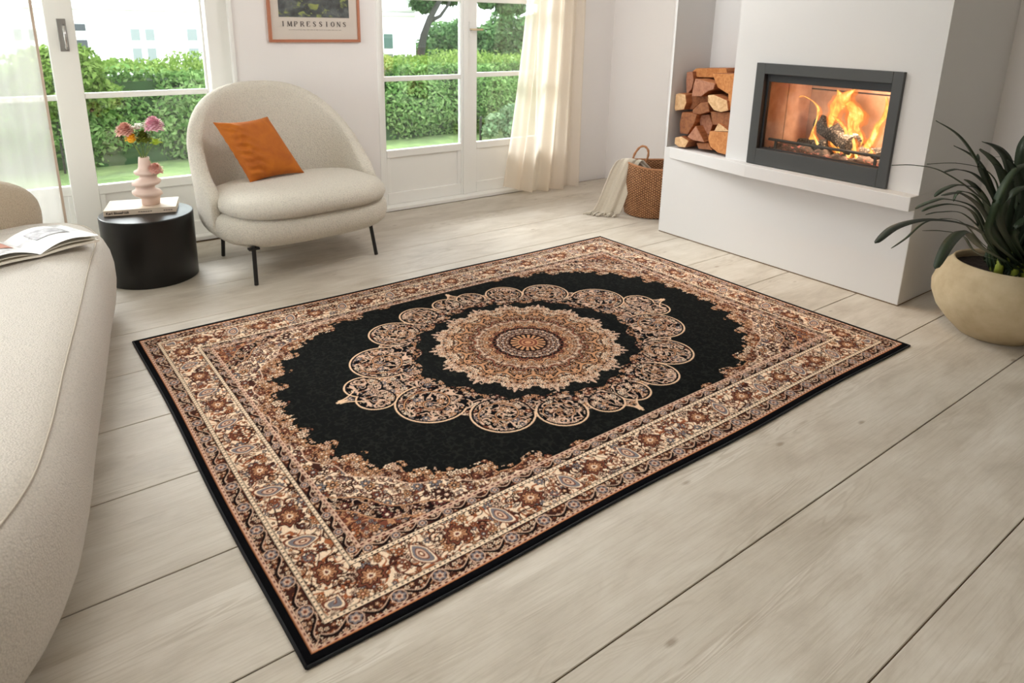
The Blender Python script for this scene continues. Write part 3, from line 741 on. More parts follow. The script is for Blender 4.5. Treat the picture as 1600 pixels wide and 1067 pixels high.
def make_rug():
    x0, x1, y0, y1 = RUG; LX, LY = (x1 - x0) / 2, (y1 - y0) / 2
    st = .0025; nx, ny = int(round(LX / st)), int(round(LY / st))
    ax, ay = np.linspace(0, LX, nx + 1), np.linspace(0, LY, ny + 1)
    # 2x2 supersampled painting of one quarter
    acc = 0
    for ox in (-.28, .28):
        for oy in (-.28, .28):
            gx, gy = np.meshgrid(np.abs(ax + ox * st), np.abs(ay + oy * st), indexing='xy')
            acc = acc + paint_rug(gx, gy, LX, LY)
    q = acc / 4                                           # (ny+1, nx+1, 3)
    top = np.concatenate([q, q[:-1][::-1]], axis=0); fullc = np.concatenate([top, top[:, :-1][:, ::-1]], axis=1)
    NX, NY = fullc.shape[1], fullc.shape[0]
    fx = np.concatenate([ax, 2 * LX - ax[:-1][::-1]]); fy = np.concatenate([ay, 2 * LY - ay[:-1][::-1]])
    gx, gy = np.meshgrid(fx - LX, fy - LY, indexing='xy')
    rs = np.random.RandomState(3)
    dn = np.minimum(np.minimum(fx, 2 * LX - fx)[None, :], np.minimum(fy, 2 * LY - fy)[:, None])
    gz = .0095 - .006 * np.exp(-dn / .004) + rs.rand(NY, NX) * .0006
    # sculpted pile: the black ground lies a touch lower than the flowers
    lum = fullc.mean(axis=2); gz = gz + np.clip(lum * 4, 0, 1) * .0006
    fullc = np.clip(fullc * (1 + (rs.rand(NY, NX, 1) - .5) * .22), 0, 1)
    # gentle waviness of the two long edges
    gy = gy + .0045 * np.sin(gx * 5.1 + .6) * np.clip((np.abs(gy) - LY + .25) / .25, 0, 1) * np.sign(gy)
    gx = gx + .004 * np.sin(gy * 4.3) * np.clip((np.abs(gx) - LX + .25) / .25, 0, 1)
    co = np.stack([gx, gy, gz], -1).reshape(-1, 3).astype(np.float32)
    idx = np.arange(NX * NY).reshape(NY, NX)
    quads = np.stack([idx[:-1, :-1], idx[:-1, 1:], idx[1:, 1:], idx[1:, :-1]], -1).reshape(-1, 4)
    # skirt down to the floor
    loop = np.concatenate([idx[0, :], idx[1:, -1], idx[-1, :-1][::-1], idx[1:-1, 0][::-1]])
    n0 = len(co); sk = co[loop].copy(); sk[:, 2] = .0005; co = np.concatenate([co, sk]); k = len(loop); a = np.arange(k)
    quads = np.concatenate([quads, np.stack([loop[a], n0 + a, n0 + (a + 1) % k, loop[(a + 1) % k]], -1)])
    me = bpy.data.meshes.new('rug_pile'); me.vertices.add(len(co)); me.vertices.foreach_set('co', co.ravel())
    me.loops.add(quads.size); me.loops.foreach_set('vertex_index', quads.astype(np.int32).ravel())
    me.polygons.add(len(quads)); me.polygons.foreach_set('loop_start', np.arange(0, quads.size, 4, dtype=np.int32))
    me.update(calc_edges=True); me.shade_smooth()
    at = me.color_attributes.new('pattern', 'FLOAT_COLOR', 'POINT')
    cc = np.ones((len(co), 4), np.float32); cc[:NX * NY, :3] = fullc.reshape(-1, 3); cc[NX * NY:, :3] = BLK
    at.data.foreach_set('color', cc.ravel())
    t = NT('woven_pile'); ca = t.n('ShaderNodeVertexColor', layer_name='pattern').outputs[0]
    mt = t.pbr(ca, .95, t.bump(t.noise(t.coord(), 900, 2), .35, .001), Sheen_Weight=.0)
    t.p.inputs['Specular IOR Level'].default_value = .04
    me.materials.append(mt)
    root = thing('rug', 'large black oriental rug with cream floral border and central medallion on the plank floor', 'rug', ((x0 + x1) / 2, (y0 + y1) / 2, 0))
    o = bpy.data.objects.new('rug_pile', me); COL.objects.link(o); o.parent = root
    # overlocked edge binding
    m = MB(); bl = [(x0, y0), (x1, y0), (x1, y1), (x0, y1), (x0, y0)]
    for (ax_, ay_), (bx_, by_) in zip(bl[:-1], bl[1:]):
        pts = []
        for i in range(41):
            X_ = ax_ + (bx_ - ax_) * i / 40; Y_ = ay_ + (by_ - ay_) * i / 40
            rx, ry = X_ - (x0 + x1) / 2, Y_ - (y0 + y1) / 2
            wy = .0045 * math.sin(rx * 5.1 + .6) * max(0, min(1, (abs(ry) - LY + .25) / .25)) * (1 if ry > 0 else -1)
            ry2 = ry + wy
            wx = .004 * math.sin(ry2 * 4.3) * max(0, min(1, (abs(rx) - LX + .25) / .25))
            pts.append((X_ + wx, Y_ + wy, .0045))
        m.tube(pts, .0042, 8)
    m.build('edge_binding', plain('black_binding', (16, 17, 21), .9, .1, 200, .3, 500, .001), root, smooth=True)
make_rug()

# ------------------------------------------------------------------ stacked soft bodies
def offset_closed(P, d):
    n = len(P); out = []
    for i in range(n):
        a, b = P[(i - 2) % n], P[(i + 2) % n]; t_ = b - a; L_ = math.hypot(t_[0], t_[1]) or 1
        out.append(np.array([P[i][0] - t_[1] / L_ * d, P[i][1] + t_[0] / L_ * d]))   # counter-clockwise: inward
    return out
def stack(m, P, prof, scale=False):
    if scale:
        A_ = np.array(P); c = (A_.max(0) + A_.min(0)) / 2; h = (A_.max(0) - A_.min(0)) / 2
        m.rings([[(c[0] + (q[0] - c[0]) * (1 - d / h[0]), c[1] + (q[1] - c[1]) * (1 - d / h[1]), z) for q in P] for d, z in prof])
    else:
        m.rings([[(q[0], q[1], z) for q in offset_closed(P, d)] for d, z in prof])
    return m
def sq_curve(a, bf, bb, nf, nb, n=96):
    """plan curve, counter-clockwise; y>0 is the back"""
    out = []
    for k in range(n):
        t_ = 2 * PI * k / n; c, s = math.cos(t_), math.sin(t_); e = nb if s > 0 else nf; b = bb if s > 0 else bf
        out.append(np.array([a * math.copysign(abs(c) ** (2 / e), c), b * math.copysign(abs(s) ** (2 / e), s)]))
    return out
def displace(o, strength, size, name='n'):
    tx = bpy.data.textures.new(name, 'CLOUDS'); tx.noise_scale = size
    md = o.modifiers.new('d', 'DISPLACE'); md.texture = tx; md.strength = strength; md.mid_level = .5; md.texture_coords = 'LOCAL'

# ------------------------------------------------------------------ armchair
AC = (1.425, 4.02); AR = math.radians(6.5)
def rot(p, z=None):
    c, s = math.cos(AR), math.sin(AR); x, y = p[0], p[1]
    return (AC[0] + c * x - s * y, AC[1] + s * x + c * y, p[2] if z is None else z)
chair = thing('armchair', 'cream boucle armchair with a rounded shell back on thin black legs', 'armchair', (AC[0], AC[1], 0))
P = [np.array(rot(p, 0)[:2]) for p in sq_curve(.512, .415, .38, 3.2, 2.4)]
m = stack(MB(), P, [(.10, .195), (.045, .205), (.012, .235), (0, .27), (0, .315), (.012, .345), (.05, .36), (.20, .362)], True)
o = m.build('seat_base', M['boucle'], chair, smooth=True); displace(o, .004, .02)
P = [np.array(rot(p, 0)[:2]) for p in sq_curve(.487, .435, .27, 3.4, 2.6)]
m = stack(MB(), P, [(.16, .350), (.05, .352), (.012, .372), (0, .402), (.004, .432), (.03, .462), (.08, .482), (.15, .492), (.24, .497), (.30, .499)], True)
o = m.build('seat_cushion', M['boucle'], chair, smooth=True); displace(o, .004, .02)
m = MB(); TH = .085; NA = 90; PH = math.radians(101)
rings = []
for i in range(NA + 1):
    ph = -PH + 2 * PH * i / NA; s, c = math.sin(ph), math.cos(ph)
    e = 2.5
    hx = math.copysign(abs(s) ** (2 / e), s); hy = math.copysign(abs(c) ** (2 / e), c)
    h = .42 + .60 * max(0, math.cos(ph * .88)) ** .96
    tf_ = min(1, (PH - abs(ph)) / .25); th_ = TH * (.45 + .55 * math.sqrt(max(0, 1 - (1 - tf_) ** 2)))
    ring = []
    zs_o = np.linspace(.215, h - th_ * .5, 9); 
    def pt(off, z):
        lean = .055 * max(0, (z - .3)) * (1 if hy > 0 else .3)
        A_ = .530 + lean + off; B_ = (.405 if hy > 0 else .34) + lean * 1.8 + off
        if z < .30: A_ -= .05 * ((.30 - z) / .085) ** 2; B_ -= .05 * ((.30 - z) / .085) ** 2
        return rot((A_ * hx, B_ * hy, z))
    for z in zs_o: ring.append(pt(0, z))
    for k in range(1, 6):
        a = PI * k / 6; ring.append(pt(-th_ / 2 + th_ / 2 * math.cos(a), h - th_ * .5 + th_ * .5 * math.sin(a)))
    for z in zs_o[::-1]: ring.append(pt(-th_, z))
    rings.append(ring)
m.rings(rings)
o = m.build('shell_back', M['boucle'], chair, smooth=True, sub=1); displace(o, .005, .02)
for (tx_, ty_), (gx_, gy_) in (((1.062, 3.68), (1.053, 3.654)), ((1.795, 3.79), (1.819, 3.766)), ((1.055, 4.235), (1.045, 4.253)), ((1.76, 4.31), (1.78, 4.33))):
    a, b = (tx_, ty_, .215), (gx_, gy_, .002)
    m = MB(); m.tube([a, b], .0115, 10); q = MB()
    m.add(*[(lambda bb: (bb.v, bb.f))(MB().box(a[0] - .028, a[0] + .028, a[1] - .018, a[1] + .018, .196, .206))][0])
    m.build('leg', M['black'], chair, bevel=.001)

# rust cushion
def bilerp(c, u, v): return (c[0] * (1 - u) + c[1] * u) * (1 - v) + (c[3] * (1 - u) + c[2] * u) * v
BL, BR = bp(391, 286, 2, .492), bp(476, 270, 2, .498)
TL, TR = bp(332, 191, 1, 4.07), bp(418, 182, 1, 4.20)
corn = [BL, BR, TR, TL]
nrm = (BR - BL).cross(TL - BL).normalized()
if nrm.y > 0: nrm = -nrm
m = MB(); n = 40; r_ = random.Random(5)
def pil(side):
    vs = []
    for j in range(n + 1):
        for i in range(n + 1):
            u, v = i / n, j / n
            eu, ev = 1 - abs(2 * u - 1) ** 2.6, 1 - abs(2 * v - 1) ** 2.6
            puff = (max(0, eu) * max(0, ev)) ** .55
            pin = .045 * (1 - abs(2 * u - 1) ** 2) * (1 if v > .5 else -1) * abs(2 * v - 1) ** 3
            pin2 = .045 * (1 - abs(2 * v - 1) ** 2) * (1 if u > .5 else -1) * abs(2 * u - 1) ** 3
            wr = .0075 * math.sin(v * 50 + 3 * math.sin(u * 9)) * math.exp(-((u - .12) / .12) ** 2) * puff ** .4
            wr += .005 * math.sin(v * 36 + u * 25) * math.exp(-((u - .22) / .12) ** 2)
            p = bilerp(corn, u - pin2, v - pin) + nrm * side * (.082 * puff + wr * side)
            vs.append(p)
    return vs
fs = [(j * (n + 1) + i, j * (n + 1) + i + 1, (j + 1) * (n + 1) + i + 1, (j + 1) * (n + 1) + i) for j in range(n) for i in range(n)]
m.add(pil(1), fs); m.add(pil(-1), [tuple(reversed(f_)) for f_ in fs])
cush = tag(m.build('cushion', M['velvet'], smooth=True, sub=1), 'rust orange velvet cushion leaning in the left corner of the cream armchair', 'cushion')

# ------------------------------------------------------------------ side table, book, vase, flowers
TC = (.640, 4.125); TZ = .365
m = MB(); m.lathe([(.225, .0), (.228, .004), (.232, .35), (.232, TZ - .004), (.228, TZ), (.10, TZ)], (TC[0], TC[1], 0), 72)
tag(m.build('side_table', M['table'], smooth=True, bevel=.0015), 'round black lacquered drum side table between sofa and armchair', 'side table')
a, b = bp(162, 339, 2, TZ + .001), bp(276, 331, 2, TZ + .001)
du = (b - a).normalized(); dv = Vector((-du.y, du.x, 0)); Lb = (b - a).length; Wb = .235; TB = .030
bk = thing('book', 'closed hardback book with a cream cover under the vase on the black side table', 'book', tuple(a + du * Lb / 2 + dv * Wb / 2))
def bx3(m, u0, u1, v0, v1, z0, z1):
    vs = [a + du * u_ + dv * v_ + Vector((0, 0, z_)) for z_ in (z0, z1) for v_ in (v0, v1) for u_ in (u0, u1)]
    return m.add(vs, [(0, 2, 3, 1), (4, 5, 7, 6), (0, 1, 5, 4), (2, 6, 7, 3), (0, 4, 6, 2), (1, 3, 7, 5)])
M['cover'] = plain('cream_book_cover', (214, 196, 176), .5, .03, 30)
M['page'] = plain('paper_pages', (236, 230, 218), .8, .04, 120)
M['ink'] = plain('dark_ink', (58, 46, 40), .7, .05)
m = MB(); bx3(m, 0, Lb, 0, Wb, 0, .003); bx3(m, 0, Lb, 0, Wb, TB - .003, TB); bx3(m, 0, Lb, 0, .003, 0, TB); m.build('cover', M['cover'], bk, bevel=.0008)
m = MB(); bx3(m, .004, Lb - .004, .003, Wb - .004, .003, TB - .003); m.build('page_block', M['page'], bk)
def text_mesh(name, body, size, loc, xdir, zdir, mat, parent, extr=.0004, bold=0):
    cu = bpy.data.curves.new(name, 'FONT'); cu.body = body; cu.size = size; cu.extrude = extr; cu.offset = bold
    to = bpy.data.objects.new(name + '_tmp', cu); COL.objects.link(to)
    dg = bpy.context.evaluated_depsgraph_get(); me = bpy.data.meshes.new_from_object(to.evaluated_get(dg)); bpy.data.objects.remove(to)
    x = Vector(xdir).normalized(); y = Vector(zdir).normalized(); z = x.cross(y)
    mt = Matrix(((x.x, y.x, z.x, loc[0]), (x.y, y.y, z.y, loc[1]), (x.z, y.z, z.z, loc[2]), (0, 0, 0, 1)))
    org = Vector(parent['_w']); me.transform(Matrix.Translation(-org) @ mt); me.name = name; me.materials.clear(); me.materials.append(mat)
    o = bpy.data.objects.new(name, me); COL.objects.link(o); o.parent = parent; return o
sp0 = a + du * .012 - dv * .0006 + Vector((0, 0, .0095))
text_mesh('spine_title', 'Karl Blossfeldt', .0185, sp0, du, (0, 0, 1), M['ink'], bk, bold=.0005)
for nm_, q0, q1 in (('spine_author', .47, .66), ('spine_publisher', .82, .94)):
    m = MB(); q_ = q0 * Lb
    while q_ < q1 * Lb: bx3(m, q_, q_ + .009, -.0008, .001, .0125, .0175); q_ += .0115
    tag(m.build(nm_, plain('faded_spine_ink', (120, 104, 90), .7, .05), bk), kind='stuff')
# ringed vase
VC = Vector((.668, 4.17, TZ + TB + .001)); M['vase'] = plain('blush_ceramic', (222, 196, 182), .55, .03, 30, .1, 200, .001)
prof = [(.040, 0), (.045, .004), (.047, .035), (.052, .045), (.070, .055), (.074, .066), (.070, .078), (.050, .088), (.047, .097), (.050, .106), (.068, .114), (.072, .124), (.068, .135),
        (.048, .145), (.042, .155), (.045, .163), (.062, .170), (.064, .178), (.060, .187), (.040, .196), (.033, .208), (.030, .235), (.026, .262), (.023, .262), (.023, .215)]
vs_rings = []
m = MB()
for k_, (r, z) in enumerate(prof):
    off = .012 * math.sin(z * 45 + .5) * min(1, max(0, (.21 - z) / .05)) 
    vs_rings.append([(VC.x + off + r * math.cos(2 * PI * q / 44), VC.y + r * math.sin(2 * PI * q / 44), VC.z + z) for q in range(44)])
m.rings(vs_rings, True, True)
tag(m.build('vase', M['vase'], smooth=True), 'blush ceramic vase with stacked wavy rings standing on the closed book', 'vase')
def petal_mat(n_, a, b, sc_=60):
    t = NT(n_); v = t.coord(); return t.pbr(t.ramp(t.noise(v, sc_, 3), [(.3, a), (.7, b)]), .8, None)
M['stem'] = plain('flower_stem', (108, 128, 60), .6, .1)
vm = VC + Vector((0, 0, .262))
def bloom(m, c, R, kind, seed):
    r_ = random.Random(seed)
    n_ = {'pom': 150, 'daisy': 26, 'yellow': 34, 'leafy': 16}[kind]
    for i in range(n_):
        th = i * 2.39996; f_ = (i + .5) / n_
        el = (PI / 2) * (1 - f_ * (1.25 if kind == 'pom' else .95)); L_ = R * (.82 + .22 * r_.random())
        if kind in ('daisy', 'leafy'): el = r_.uniform(-.1, .8)
        d = Vector((math.cos(th) * math.cos(el), math.sin(th) * math.cos(el), math.sin(el)))
        s_ = d.cross(Vector((0, 0, 1))); s_ = s_.normalized() if s_.length > .05 else Vector((1, 0, 0)); up = s_.cross(d)
        w_ = R * (.17 if kind == 'pom' else .22)
        if kind == 'leafy': w_ = R * .3
        p0 = c + d * R * .15; p1 = c + d * L_ * .82; p2 = c + d * L_
        m.add([p0 - s_ * w_ * .3, p0 + s_ * w_ * .3, p1 + s_ * w_ + up * .002, p2 + s_ * w_ * .5 - up * .003, p2 - s_ * w_ * .5 - up * .003, p1 - s_ * w_ + up * .002], [(0, 1, 2, 5), (5, 2, 3, 4)])
def blob(m, c, R, n=12, k=.8, seed=1):
    r_ = random.Random(seed); rings = []
    for i in range(1, 9):
        a_ = PI * i / 9; rings.append([c + Vector((R * math.sin(a_) * math.cos(2 * PI * q / n), R * math.sin(a_) * math.sin(2 * PI * q / n), -R * k * math.cos(a_))) * (1 + r_.uniform(-.08, .08)) for q in range(n)])
    m.rings(rings)
FY = 4.17
flowers = [
 ((195, 206), .050, 'pom', petal_mat('dusty_pink_petals', (222, 160, 144), (242, 202, 186)), 'dusty pink round flower leaning left above the vase', .004),
 ((240, 198), .058, 'pom', petal_mat('rose_pink_petals', (228, 158, 178), (250, 216, 224)), 'brighter rose pink flower, highest and rightmost in the vase', .004),
 ((205, 219), .038, 'yellow', petal_mat('yellow_petals', (236, 164, 26), (252, 208, 70)), 'yellow flower below the dusty pink one in the vase', .004),
 ((224, 217), .046, 'pom', petal_mat('olive_green_head', (92, 104, 24), (138, 150, 48), 120), 'mossy green round flower head in the middle of the bouquet', .004),
 ((214, 199), .034, 'daisy', petal_mat('white_petals', (232, 236, 222), (250, 250, 244)), 'small white flower at the back of the bouquet', .003),
 ((243, 222), .036, 'leafy', petal_mat('lime_bracts', (150, 182, 40), (196, 216, 84)), 'lime green leafy sprig at the right of the bouquet', .003),
]
for i, ((px, py), R, kd, mt, lab, sr) in enumerate(flowers):
    c = bp(px, py, 1, FY + (.03 if kd == 'daisy' else -.012 * (i % 3)))
    t = thing('flower', lab, 'flower', tuple(vm), 'cut flowers in the ringed vase')
    m = MB(); bloom(m, c, R, kd, i); blob(m, c, R * .5, seed=i)
    m.build('bloom', mt, t, smooth=False)
    base_ = vm + Vector((rnd.uniform(-.012, .012), rnd.uniform(-.012, .012), -.10))
    m = MB(); m.tube([base_, vm + Vector(((c.x - vm.x) * .15, 0, .0)), (vm + Vector(((c.x - vm.x) * .5, (c.y - vm.y) * .5, (c.z - vm.z) * .5))), c], .0022, 8)
    m.build('stem', M['stem'], t, smooth=True)
c = bp(243, 266, 1, 4.13); t = thing('flower', 'dusty pink flower hanging down over the side of the vase rings', 'flower', tuple(c), 'cut flowers in the ringed vase')
m = MB(); bloom(m, c, .042, 'pom', 12); blob(m, c, .022, seed=3); m.build('bloom', flowers[0][3], t)
m = MB(); m.tube([c, c + Vector((-.008, .01, .035)), vm + Vector((.010, -.002, .012)), vm + Vector((.004, 0, -.08))], .002, 8); m.build('stem', M['stem'], t, smooth=True)

# ------------------------------------------------------------------ sofa
sofa = thing('sofa', 'rounded off-white boucle sofa cut off by the left edge, with a magazine on the seat', 'sofa', (-.4, 2.6, 0))
pl = [(-.70, 1.13), (-.38, 1.22), (-.135, 1.39), (.0, 1.60), (.072, 1.86), (.135, 2.2), (.212, 2.6), (.305, 3.1), (.375, 3.45), (.395, 3.66), (.345, 3.86), (.20, 3.98), (-.1, 4.02), (-.55, 3.98), (-1.05, 3.85), (-1.4, 3.3), (-1.5, 2.4), (-1.4, 1.5), (-1.1, 1.16)]
P = smooth_curve(pl, 10)
SH = .42
m = stack(MB(), P, [(.13, .025), (.085, .035), (.035, .08), (.010, .14), (.0, .21), (.0, .28), (.010, .34), (.028, .385), (.055, .415), (.085, .430), (.13, .440), (.20, .447), (.30, .450)])
o = m.build('seat_body', M['sofa'], sofa, smooth=True); displace(o, .003, .03)
m = MB(); ps = [(q[0], q[1], .418) for q in offset_closed(P, .056)]; m.tube(ps + [ps[0]], .0028, 6, False)
m.build('seat_seam', plain('seam_thread', (188, 178, 164), .9, .1, 80), sofa, smooth=True)
m = MB(); rings = []          # padded backrest on the window side
ca_, sa_ = math.cos(math.radians(24)), math.sin(math.radians(24))
nl, nr = 30, 28
for i in range(nl + 1):
    s_ = -1 + 2 * i / nl; s_ = math.copysign(1 - (1 - abs(s_)) ** 1.8, s_)
    k_ = max(.0, 1 - abs(s_) ** 2.7) ** (1 / 2.7)
    ring = []
    for q in range(nr):
        a_ = 2 * PI * q / nr; cc, ss = math.cos(a_), math.sin(a_)
        yy = .13 * k_ * math.copysign(abs(cc) ** .75, cc); zz = .22 * k_ * math.copysign(abs(ss) ** .75, ss) + .02 * k_
        ring.append((-.355 + s_ * .56 * ca_ - yy * sa_, 3.79 + s_ * .56 * sa_ + yy * ca_ , .45 + zz))
    rings.append(ring)
m.rings(rings); o = m.build('backrest', boucle('backrest_weave', (200, 184, 162), 170, .6, .003), sofa, smooth=True); displace(o, .003, .03)

# open magazine on the sofa
ZS = .452
mag = thing('magazine', 'open magazine lying face up on the seat of the white sofa', 'magazine', (.02, 3.4, ZS))
F0, F1 = bp(64, 402, 2, ZS + .004), bp(28, 356, 2, ZS + .004)     # spine near end / far end
F1 = F0 + (bp(0, 381, 2, ZS) - F0).normalized() * .30
sd = (F1 - F0).normalized(); Tr = bp(148, 374, 2, ZS + .01); pr_ = Vector((-sd.y, sd.x, 0))
if (Tr - F0).dot(pr_) < 0: pr_ = -pr_
WM = .235
def leafpage(side, lift, w_, z0, L_=.30, n_=14):
    rows = []
    for i in range(n_ + 1):
        u = i / n_; h = z0 + lift * math.sin(min(1, u * 1.25) * PI * .62) * (1 - .55 * u)
        rows.append([F0 + pr_ * side * w_ * u + Vector((0, 0, h)), F0 + sd * L_ + pr_ * side * w_ * u + Vector((0, 0, h))])
    return rows
def page_print():
    t = NT('printed_page'); v = t.coord((9, 9, 9)); n_ = t.noise(v, 1.2, 3)
    c = t.ramp(n_, [(.40, (170, 166, 168)), (.47, (226, 226, 226)), (.6, (242, 241, 238))]); return t.pbr(c, .4)
M['print'] = page_print()
def slab(name, side, lift, z0, th_, mat, w_=WM):
    rows = leafpage(side, lift, w_, z0); m = MB(); rings = []
    for p, q in rows: rings.append([p, q, q - Vector((0, 0, th_)), p - Vector((0, 0, th_))])
    m.rings(rings); return m.build(name, mat, mag, smooth=False)
slab('page_stack', 1, .010, .010, .009, M['page']); slab('page_stack', -1, .010, .010, .009, M['page'])
slab('page', 1, .052, .012, .0012, M['print']); slab('page', -1, .052, .012, .0012, M['print'])
slab('page', 1, .028, .011, .001, M['page'], WM - .004); slab('page', -1, .026, .011, .001, M['page'], WM - .004)
rows = leafpage(-1, .052, WM, .0145); m = MB(); rings = []
for i in range(3, 12):
    p, q = rows[i]; p2 = p.lerp(q, .30); q2 = p.lerp(q, .95); rings.append([p2, q2])
m.rings(rings, False, False, closed=False); m.build('photo_print', plain('terracotta_print', (190, 118, 92), .45, .15, 20), mag)
rows = leafpage(1, .052, WM, .0145); m = MB(); rings = []
for i in range(3, 12):
    p, q = rows[i]; rings.append([p.lerp(q, .42), p.lerp(q, .80)])
m.rings(rings, False, False, closed=False)
def grey_print():
    t = NT('grey_print'); v = t.coord((30, 30, 30)); return t.pbr(t.ramp(t.noise(v, 1.0, 4), [(.4, (120, 116, 122)), (.62, (196, 194, 198))]), .45)
m.build('photo_print', grey_print(), mag)

# ------------------------------------------------------------------ picture on the wall
pc = thing('framed_poster', 'copper-framed poster reading IMPRESSIONS on the wall above the armchair', 'poster', (1.856, WY, 1.24))
YF = WY - .022; px0, px1, pz0, pz1 = 1.545, 2.172, 1.240, 2.11
M['copper'] = plain('copper_wood', (176, 112, 82), .45, .08, 25)
m = MB(); fw_ = .018
for q in ((px0, px1, pz0, pz0 + fw_), (px0, px1, pz1 - fw_, pz1), (px0, px0 + fw_, pz0 + fw_, pz1 - fw_), (px1 - fw_, px1, pz0 + fw_, pz1 - fw_)): m.box(q[0], q[1], YF, WY - .001, q[2], q[3])
m.build('frame', M['copper'], pc, bevel=.001)
MB().box(px0 + .012, px1 - .012, WY - .012, WY - .004, pz0 + .012, pz1 - .012).build('paper', plain('poster_paper', (234, 231, 228), .6, .01), pc)
def art():
    t = NT('painted_garden'); v = t.coord((1, 1, 1))
    n1 = t.noise(t.coord((9, 9, 14)), 1.0, 4, .6, .6); n2 = t.noise(t.coord((14, 14, 20), loc=(3, 1, 2)), 1.0, 3, .6, .8)
    a_ = t.ramp(n1, [(.35, (38, 50, 56)), (.52, (74, 84, 92)), (.7, (120, 132, 136))])
    b_ = t.ramp(n2, [(.3, (46, 78, 60)), (.6, (160, 178, 104))])
    return t.pbr(t.mix(t.ramp(n2, [(.55, (0., 0., 0., 1.)), (.64, (1., 1., 1., 1.))]), a_, b_), .6)
MB().box(1.616, 2.096, WY - .0135, WY - .011, 1.398, 2.02).build('painting', art(), pc)
MB().box(px0 + .012, px1 - .012, WY - .0185, WY - .0175, pz0 + .012, pz1 - .012).build('glazing', M['stove_glass'], pc)
# serif capitals, thick and thin strokes
S_ = {'I': [((.5, 0), (.5, 1), 1)], 
 'M': [((.08, 0), (.14, 1), .4), ((.14, 1), (.5, .05), 1), ((.5, .05), (.86, 1), .4), ((.88, 1), (.92, 0), 1)],
 'P': [((.22, 0), (.22, 1), 1), ((.22, .97), (.62, .97), .4), ((.62, .97), (.82, .75), .8), ((.82, .75), (.62, .47), .8), ((.62, .47), (.22, .47), .4)],
 'R': [((.22, 0), (.22, 1), 1), ((.22, .97), (.6, .97), .4), ((.6, .97), (.8, .75), .8), ((.8, .75), (.6, .5), .8), ((.6, .5), (.22, .5), .4), ((.5, .5), (.9, 0), .9)],
 'E': [((.22, 0), (.22, 1), 1), ((.22, .97), (.82, .97), .4), ((.22, .5), (.68, .5), .4), ((.22, .03), (.84, .03), .4), ((.83, .97), (.83, .8), .4), ((.84, .03), (.84, .22), .4)],
 'S': [((.78, .8), (.62, .97), .5), ((.62, .97), (.35, .95), .5), ((.35, .95), (.22, .75), .8), ((.22, .75), (.75, .3), 1), ((.75, .3), (.62, .04), .8), ((.62, .04), (.35, .03), .5), ((.35, .03), (.2, .2), .5)],
 'O': [((.5, 1), (.24, .85), .5), ((.24, .85), (.14, .5), 1), ((.14, .5), (.24, .15), 1), ((.24, .15), (.5, 0), .5), ((.5, 0), (.76, .15), .5), ((.76, .15), (.86, .5), 1), ((.86, .5), (.76, .85), 1), ((.76, .85), (.5, 1), .5)],
 'N': [((.16, 0), (.16, 1), .4), ((.16, 1), (.84, 0), 1), ((.84, 0), (.84, 1), .4)]}
SER = {'I': [(.5, 0), (.5, 1)], 'M': [(.08, 0), (.92, 0)], 'P': [(.22, 0)], 'R': [(.22, 0)], 'N': [(.16, 0), (.84, 1)]}
lw, lh = .030, .030; xx = 1.626; INK = plain('charcoal_ink', (74, 68, 68), .6, .03); step = (2.088 - 1.626) / 11
z_0 = bp(487, 41.5, 1, WY - .014).z; lh = .031
for ch in 'IMPRESSIONS':
    m = MB()
    for (p0, p1, wt) in S_[ch]:
        a2, b2 = Vector((xx + p0[0] * lw, 0, z_0 + p0[1] * lh)), Vector((xx + p1[0] * lw, 0, z_0 + p1[1] * lh))
        dd = (b2 - a2).normalized(); nn = Vector((-dd.z, 0, dd.x)) * (.0030 * wt)
        a2 -= dd * .0006; b2 += dd * .0006; y_ = Vector((0, WY - .0135, 0))
        m.prism([a2 + nn + y_, b2 + nn + y_, b2 - nn + y_, a2 - nn + y_], (0, .002, 0))
    for (sx, sz) in SER.get(ch, []):
        cx_ = xx + sx * lw; cz_ = z_0 + sz * lh; m.box(cx_ - .006, cx_ + .006, WY - .0135, WY - .0115, cz_ - .0008, cz_ + .0008)
    xx += step
    m.build('letter', INK, pc)
m = MB(); r_ = random.Random(4); xx = 1.675
while xx < 2.02:
    w_ = r_.uniform(.006, .022); m.box(xx, xx + w_, WY - .0128, WY - .0115, z_0 - .0235, z_0 - .0200); xx += w_ + .006
tag(m.build('small_print', plain('grey_ink', (170, 165, 164), .6, .03), pc), kind='stuff')

# ------------------------------------------------------------------ basket, throw
BC = Vector((4.01, 3.52, 0))
def wicker():
    t = NT('woven_seagrass'); tc = t.n('ShaderNodeTexCoord').outputs['Object']; sp = t.n('ShaderNodeSeparateXYZ', {0: tc})
    an = t.math('ARCTAN2', sp.outputs[1], sp.outputs[0])
    a_ = t.math('SINE', t.math('MULTIPLY', an, 44.0)); b_ = t.math('SINE', t.math('ADD', t.math('MULTIPLY', sp.outputs[2], 330.0), t.math('MULTIPLY', t.math('SIGN', a_), PI / 2)))
    h = t.math('MULTIPLY', t.math('ABSOLUTE', a_), t.math('ADD', t.math('MULTIPLY', b_, .5), .5))
    n_ = t.noise(tc, 60, 3)
    c = t.ramp(t.math('ADD', t.math('MULTIPLY', h, .6), t.math('MULTIPLY', n_, .5)), [(.2, (92, 56, 30)), (.5, (158, 106, 66)), (.85, (202, 156, 112))])
    return t.pbr(c, .8, t.bump(h, .9, .006))
M['wicker'] = wicker()
bkt = thing('basket', 'tall round woven basket in the alcove left of the fireplace', 'basket', tuple(BC))
m = MB(); rings = []; n = 96; nz = 60
def brad(z): return .196 + .028 * math.sin(PI * min(1, z / .42) * .85) - .01 * z
